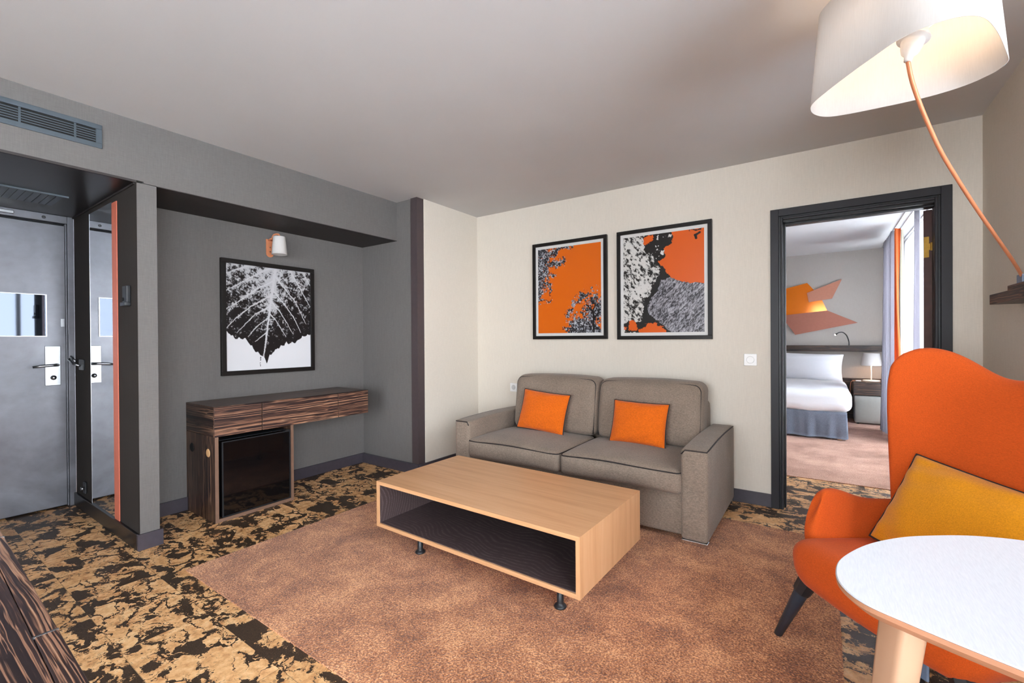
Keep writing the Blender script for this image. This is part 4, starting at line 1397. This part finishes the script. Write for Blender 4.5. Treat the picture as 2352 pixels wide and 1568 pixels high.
# shade: rounded triangle rim, tapering upwards
rim = [(-0.036, 2.045), (-0.030, 1.988), (0.014, 1.914), (0.078, 1.825), (0.132, 1.758), (0.172, 1.711), (0.216, 1.682), (0.273, 1.672), (0.316, 1.681), (0.350, 1.708), (0.379, 1.757), (0.418, 1.852), (0.462, 1.980), (0.476, 2.030), (0.469, 2.070), (0.450, 2.104), (0.393, 2.149), (0.295, 2.171), (0.155, 2.166), (0.060, 2.155), (0.010, 2.134), (-0.022, 2.094)]
rc = [(p.x, p.y) for p in catmull([(a, b, 0) for a, b in rim], 8, True)]
lc = Vector((0.215, 1.945))
def scale2(pts, s):
    return [(lc.x + (x - lc.x) * s, lc.y + (y - lc.y) * s) for x, y in pts]
Z0, Z1 = 2.052, 2.372
bm = bmesh.new()
n = len(rc)
lay = [(scale2(rc, 1.0), Z0), (scale2(rc, 0.945), (Z0 + Z1) / 2), (scale2(rc, 0.89), Z1), (scale2(rc, 0.882), Z1), (scale2(rc, 0.937), (Z0 + Z1) / 2), (scale2(rc, 0.992), Z0)]
rings = [[bm.verts.new((x, y, z)) for x, y in pts] for pts, z in lay]
for i in range(6):
    A, Bq = rings[i], rings[(i + 1) % 6]
    for k in range(n):
        bm.faces.new([A[k], A[(k + 1) % n], Bq[(k + 1) % n], Bq[k]])
obj('lamp_shade', bm, M['shade'], t, smooth=True)
MS = Matrix.Translation((0.221, 1.879, 2.064)) @ Matrix.Rotation(0.22, 4, 'Y') @ Matrix.Rotation(-0.12, 4, 'X')
bm = lathe(bmesh.new(), [(0, 0.0), (0.010, 0.0), (0.012, 0.016), (0.022, 0.026), (0.027, 0.042), (0.029, 0.055), (0.030, 0.056), (0.030, 0.066), (0.042, 0.067), (0.043, 0.074), (0.030, 0.078), (0.030, 0.11), (0.0, 0.11)], 28, MS)
obj('socket', bm, M['white_pl'], t, smooth=True)
bm = lathe(bmesh.new(), [(0.0, 0.11), (0.013, 0.112), (0.016, 0.125), (0.03, 0.155), (0.034, 0.178), (0.026, 0.2), (0.0, 0.212)], 20, MS)
obj('bulb', bm, M['bulb'], t, smooth=True)
bm = bmesh.new()
for k in (10, 55, 100):
    q = rc[k % n]
    tube(bm, [MS @ Vector((0.0, 0.0, 0.07)), (lc.x + (q[0] - lc.x) * 0.9, lc.y + (q[1] - lc.y) * 0.9, Z1 - 0.06)], 0.0018, 6)
obj('shade_carrier', bm, M['white_pl'], t)

def point(name, loc, energy, color, r=0.03):
    l = bpy.data.lights.new(name, 'POINT')
    l.energy = energy
    l.color = color
    l.shadow_soft_size = r
    o = bpy.data.objects.new(name, l)
    o.location = loc
    COL.objects.link(o)
    return o
pl = MS @ Vector((0, 0, 0.24))
point('lamp_bulb_light', pl, 2.1, (1.0, 0.62, 0.40), 0.03)

# ------------------------------------------------------------------ bedroom furniture
BX0, BX1, BYF, BYH = -1.4, 0.226, 6.42, YBED - 0.06
t = thing('bed', 'bed with white duvet and blue grey skirt seen through the doorway', 'bed', (-0.6, 7.3, 0.006))
def skirt_sh(p):
    return p
bm = bmesh.new()
def sk(a, b):
    # runs along foot then right side
    L1, L2 = BX1 - BX0, BYH - BYF
    s = a * (L1 + L2)
    z = 0.028 + (0.335 - 0.028) * b
    wv = 0.010 * (1 - b) * (math.sin(s * 27 + 0.6 * math.sin(s * 9)) + 0.5 * math.sin(s * 61))
    if s < L1:
        return Vector((BX0 + s, BYF - wv, z + 0.004 * math.sin(s * 19) * (1 - b)))
    return Vector((BX1 + wv, BYF + s - L1, z))
sheet(bm, 240, 10, sk)
bmesh.ops.solidify(bm, geom=bm.faces[:], thickness=0.006)
obj('skirt', bm, M['skirt'], t, smooth=True)
obj('bed_base', B((BX0, BX1 - 0.03, BYF + 0.03, BYH, 0.09, 0.32)), M['stool'], t)
def duvet_sh(p):
    p.z += 0.006 * math.sin(p.x * 9 + p.y * 3) * (1 if p.z > 0.5 else 0.3)
    if p.y < BYF + 0.2 and p.z < 0.42:
        p.z += 0.010 * math.sin(p.x * 13)
    return p
obj('duvet', rbox(BX0, BX1 + 0.048, BYF - 0.045, 7.86, 0.325, 0.598, 0.10, 18, duvet_sh), M['white_sheet'], t, smooth=True)
obj('mattress', rbox(BX0, BX1 + 0.012, BYF + 0.01, BYH, 0.32, 0.575, 0.05, 6), M['white_sheet'], t, smooth=True)
bm = B((BX1 - 0.09, BX1 - 0.05, BYF + 0.04, BYF + 0.08, 0.006, 0.09))
obj('leg', bm, M['oak_z'], t)
pillow('bed_pillow', 'white bed pillow leaning on the bedroom wall', 'pillow', M['white_sheet'], 0.93, 0.41, 0.24, (-0.22, 8.05, 0.765), eul(-0.22, 0.03, 0.0), pinch=0.05, seed=13, wr=0.016)

t = thing('headboard', 'long dark ebony headboard ledge on the bedroom wall above the bed', 'headboard', (-0.4, YBED, 0.006))
obj('rail', B((-1.6, 0.95, YBED - 0.09, YBED, 0.99, 1.078)), M['ebony_bed'], t, bevel=0.002)
obj('panel', B((-1.6, 0.95, YBED - 0.03, YBED - 0.014, 0.006, 0.60)), M['ebony_bed'], t)

t = thing('reading_lamp', 'small black gooseneck reading lamp on the headboard ledge, lit', 'lamp', (0.31, YBED - 0.05, 1.078))
bm = bmesh.new()
rp = catmull([(0.315, YBED - 0.05, 1.075), (0.312, YBED - 0.055, 1.14), (0.285, YBED - 0.08, 1.225), (0.24, YBED - 0.11, 1.270), (0.195, YBED - 0.135, 1.268), (0.165, YBED - 0.15, 1.247)], 6)
tube(bm, rp, 0.0075, 8)
obj('gooseneck', bm, M['black'], t, smooth=True)
bm = bmesh.new()
tube(bm, [(0.172, YBED - 0.147, 1.254), (0.150, YBED - 0.158, 1.236)], [0.010, 0.013], 12)
obj('head', bm, M['black'], t, smooth=True)
bm = bmesh.new()
tube(bm, [(0.1495, YBED - 0.1585, 1.2356), (0.146, YBED - 0.16, 1.233)], [0.011, 0.010], 12)
obj('led', bm, M['led'], t)

NX, NXR = 0.345, 0.66
t = thing('nightstand', 'dark ebony wall hung nightstand drawer beside the bed', 'nightstand', (0.5, 8.1, 0.40))
obj('body', B((NX, NXR + 0.1, 7.80, YBED - 0.03, 0.405, 0.588)), M['ebony_bed'], t, bevel=0.002)
obj('drawer', B((NX + 0.004, NXR + 0.1, 7.785, 7.80, 0.41, 0.560)), M['ebony_bed'], t, bevel=0.002)
t = thing('storage_pouf', 'light grey upholstered box under the ebony nightstand', 'pouf', (0.5, 8.0, 0.006))
obj('box', rbox(NX + 0.012, NXR + 0.1, 7.80, YBED - 0.05, 0.022, 0.398, 0.018, 6), M['stool'], t, smooth=True)
for (x, y) in ((NX + 0.05, 7.85), (NXR + 0.05, 7.85), (NX + 0.05, 8.2), (NXR + 0.05, 8.2)):
    obj('glide', lathe(bmesh.new(), [(0, 0.006), (0.015, 0.006), (0.015, 0.024), (0, 0.024)], 12, Matrix.Translation((x, y, 0))), M['black'], t)

lx, ly, lz = 0.555, 8.03, 0.588
t = thing('bedside_lamp', 'white bedside lamp with tapered shade on the nightstand, lit', 'lamp', (lx, ly, lz))
bm = lathe(bmesh.new(), [(0, 0), (0.098, 0), (0.098, 0.008), (0.092, 0.012), (0.0, 0.014)], 32, Matrix.Translation((lx, ly, lz)))
obj('base', bm, M['white_pl'], t, smooth=False)
bm = bmesh.new()
tube(bm, [(lx, ly, lz + 0.012), (lx, ly, lz + 0.26)], 0.007, 10)
obj('stem', bm, M['white_pl'], t, smooth=True)
bm = lathe(bmesh.new(), [(0.118, 0.215), (0.092, 0.385), (0.089, 0.385), (0.115, 0.215)], 32, Matrix.Translation((lx, ly, lz)))
bmesh.ops.remove_doubles(bm, verts=bm.verts, dist=1e-5)
obj('lamp_shade', bm, M['shade_bed'], t, smooth=True)
bm = lathe(bmesh.new(), [(0, 0.258), (0.014, 0.262), (0.026, 0.285), (0.022, 0.31), (0, 0.32)], 14, Matrix.Translation((lx, ly, lz)))
obj('bulb', bm, M['bulb'], t, smooth=True)
point('bedside_lamp_light', (lx, ly, lz + 0.235), 3.2, (1.0, 0.58, 0.32), 0.02)
t = thing('remote_control', 'small white remote control on the nightstand beside the lamp', 'remote', (0.40, 7.93, 0.588))
obj('case', B((0.375, 0.435, 7.88, 7.93, 0.588, 0.600)), M['white_pl'], t, bevel=0.003)
obj('cord', tube(bmesh.new(), catmull([(0.375, 7.9, 0.594), (0.33, 7.88, 0.585), (0.315, 7.87, 0.54), (0.312, 7.87, 0.45), (0.315, 7.9, 0.3)], 6), 0.003, 6), M['copper'], t, smooth=True)

# wall art of three overlapping flat shapes
t = thing('wall_art', 'abstract wall art of overlapping orange and copper polygons above the bed', 'wall art', (-0.1, YBED, 1.6))
YA = YBED
def poly_panel(name, pts, y0, y1, mat, label):
    k = (YBED) / 8.1
    pts = [(x * k, 1.2 + (z - 1.2) * k) for x, z in pts]
    obj(name, prism(bmesh.new(), pts, y0, y1, 'y'), mat, t, label=label)
M['acrylic'] = plain('orange acrylic mirror', rgb(216, 112, 6), 0.1, 0.35, var=0.02)
M['copperp'] = plain('satin copper panel', rgb(150, 90, 72), 0.4, 0.2, var=0.04)
M['copperp2'] = plain('light copper panel', rgb(172, 114, 92), 0.4, 0.2, var=0.04)
poly_panel('acrylic_panel', [(-0.75, 1.88), (-0.192, 2.014), (-0.03, 1.80), (0.055, 1.585), (0.0, 1.50), (-0.75, 1.45)], YA - 0.018, YA - 0.004, M['acrylic'], 'glossy orange mirror acrylic panel')
poly_panel('upper_panel', [(-0.195, 1.864), (0.228, 2.036), (0.112, 1.765), (-0.172, 1.725)], YA - 0.034, YA - 0.020, M['copperp2'], 'light copper upper panel')
poly_panel('lower_panel', [(-0.53, 1.535), (0.053, 1.592), (0.408, 1.404), (-0.345, 1.240)], YA - 0.036, YA - 0.022, M['copperp'], 'satin copper lower panel')

# curtains
def drape(name, label, x, y0, y1, z0, z1, folds, amp, mat, flare=0.0, ny=140):
    t = thing(name, label, 'curtain', (x, (y0 + y1) / 2, z0))
    bm = bmesh.new()
    ph = random.uniform(0, 6)
    def f(a, b):
        s = a * folds * 2 * PI
        k = 1.0 + 0.25 * math.sin(a * 7 + ph)
        A = amp * (0.55 + 0.45 * (1 - b)) * k
        y = y0 + (y1 - y0) * a + 0.25 * amp * math.sin(2 * s) + flare * (1 - b) ** 1.5 * (0.5 - a) * -1
        return Vector((x + A * math.sin(s + 0.35 * math.sin(a * 11 + ph)) + 0.02 * (1 - b) ** 2 * math.sin(a * 5), y, z0 + (z1 - z0) * b))
    sheet(bm, ny, 16, f)
    bmesh.ops.solidify(bm, geom=bm.faces[:], thickness=0.003)
    obj('cloth', bm, mat, t, smooth=True)
    return t
dt = drape('curtain', 'pale grey drape with orange edge at the far end of bedroom window', 0.660, 6.62, 7.45, 0.02, 2.40, 9, 0.035, M['drape'], 0.0)
# orange leading edge of that drape
bm = bmesh.new()
sheet(bm, 10, 24, lambda a, b: Vector((0.655 + 0.050 * a + 0.010 * math.sin(b * 7) * a, 6.55 - 0.03 * (1 - b) + 0.02 * math.sin(a * 5 + b * 4), 0.02 + 2.38 * b)))
bmesh.ops.solidify(bm, geom=bm.faces[:], thickness=0.004)
obj('orange_edge', bm, M['drape_orange'], dt, smooth=True, label='orange lining edge')
bm = bmesh.new()
sheet(bm, 6, 24, lambda a, b: Vector((0.712 + 0.03 * a, 6.60 + 0.01 * math.sin(a * 5 + b * 3), 0.02 + 2.37 * b)))
bmesh.ops.solidify(bm, geom=bm.faces[:], thickness=0.003)
obj('liner_edge', bm, M['liner'], dt, smooth=True, label='cream liner edge')
drape('curtain', 'pale grey drape beside the open brown bedroom door', 0.752, 5.72, 5.90, 0.02, 2.44, 3, 0.018, M['drape'])
drape('sheer_curtain', 'white sheer curtain glowing across the bedroom window', 0.88, 4.6, 8.0, 0.02, 2.42, 34, 0.025, M['sheer'], 0, 420)
t = thing('curtain_track', 'white double curtain track on the bedroom ceiling', 'curtain track', (0.8, 6.2, H))
for x in (0.70, 0.76, 0.875):
    obj('rail', B((x - 0.012, x + 0.012, 4.2, 8.2, H - 0.012, H)), M['white_pl'], t, bevel=0.003)
obj('slot', B((0.699, 0.701, 4.2, 8.2, H - 0.0125, H - 0.012)), M['black'], t)

# ------------------------------------------------------------------ outdoors: unseen ground, made pale to bounce daylight up to the ceiling
struct('ground_outside', B((-60, 120, -90, 90, -12.2, -12.0)), plain('pale bounce ground', rgb(204, 206, 208), 0.9))

# ------------------------------------------------------------------ light
w = bpy.data.worlds.new('World')
SC.world = w
w.use_nodes = True
nt = w.node_tree
nt.nodes.clear()
wo = nt.nodes.new('ShaderNodeOutputWorld')
bg = nt.nodes.new('ShaderNodeBackground')
tc = nt.nodes.new('ShaderNodeTexCoord')
sx = nt.nodes.new('ShaderNodeSeparateXYZ')
rp_ = nt.nodes.new('ShaderNodeValToRGB')
rp_.color_ramp.elements[0].position = 0.48
rp_.color_ramp.elements[0].color = (0.90, 0.955, 1.0, 1)
rp_.color_ramp.elements[1].position = 1.0
rp_.color_ramp.elements[1].color = (0.74, 0.86, 1.0, 1)
mp = nt.nodes.new('ShaderNodeMath')
mp.operation = 'MULTIPLY_ADD'
mp.inputs[1].default_value = 0.5
mp.inputs[2].default_value = 0.5
nt.links.new(tc.outputs['Generated'], sx.inputs[0])
nt.links.new(sx.outputs[2], mp.inputs[0])
nt.links.new(mp.outputs[0], rp_.inputs[0])
nt.links.new(rp_.outputs[0], bg.inputs[0])
bg.inputs[1].default_value = 16.5
nt.links.new(bg.outputs[0], wo.inputs[0])

sun = bpy.data.lights.new('sun', 'SUN')
sun.energy = 17.0
sun.color = (1.0, 1.0, 1.0)
sun.angle = 0.01
so = bpy.data.objects.new('sun', sun)
so.rotation_euler = (math.radians(-18), math.radians(-22), 0)
COL.objects.link(so)

def portal(name, loc, rot, sx, sy):
    l = bpy.data.lights.new(name, 'AREA')
    l.shape = 'RECTANGLE'
    l.size = sx
    l.size_y = sy
    l.cycles.is_portal = True
    o = bpy.data.objects.new(name, l)
    o.location = loc
    o.rotation_euler = rot
    COL.objects.link(o)
portal('window_portal', (XWIN + 0.21, (WY0 + WY1) / 2, (WZ0 + WZ1) / 2), (0, PI / 2, 0), WZ1 - WZ0, WY1 - WY0)
portal('window_portal', (XWIN + 0.21, (VY0 + VY1) / 2, (VZ0 + VZ1) / 2), (0, PI / 2, 0), VZ1 - VZ0, VY1 - VY0)
portal('window_portal', ((NX0 + NX1) / 2, YB - 0.13, (NZ0 + NZ1) / 2), (PI / 2, 0, 0), NX1 - NX0, NZ1 - NZ0)
portal('window_portal', (XBW + 0.26, (BY0 + BY1) / 2, (BZ0 + BZ1) / 2), (0, PI / 2, 0), BZ1 - BZ0, BY1 - BY0)

# ------------------------------------------------------------------ camera
cam = bpy.data.cameras.new('camera')
cam.sensor_width = 36.0
cam.sensor_fit = 'HORIZONTAL'
cam.lens = 1037.986 / 2352 * 36.0
cam.clip_start = 0.02
cam.clip_end = 400
co = bpy.data.objects.new('camera', cam)
COL.objects.link(co)
yaw, pit, rol = 0.602628, -0.00492450, -0.00633796
F = Vector((-math.sin(yaw) * math.cos(pit), math.cos(yaw) * math.cos(pit), math.sin(pit)))
R = Vector((math.cos(yaw), math.sin(yaw), 0))
U = R.cross(F)
R2 = R * math.cos(rol) + U * math.sin(rol)
U2 = -R * math.sin(rol) + U * math.cos(rol)
m = Matrix((R2, U2, -F)).transposed().to_4x4()
m.translation = (0, 0, 1.2)
co.matrix_world = m
SC.camera = co

SC.view_settings.view_transform = 'Standard'
SC.view_settings.look = 'None'
SC.view_settings.exposure = 0.2
SC.view_settings.gamma = 1.0
SC.view_settings.use_curve_mapping = False
SC.cycles.max_bounces = 10
SC.cycles.diffuse_bounces = 6
SC.cycles.transparent_max_bounces = 12
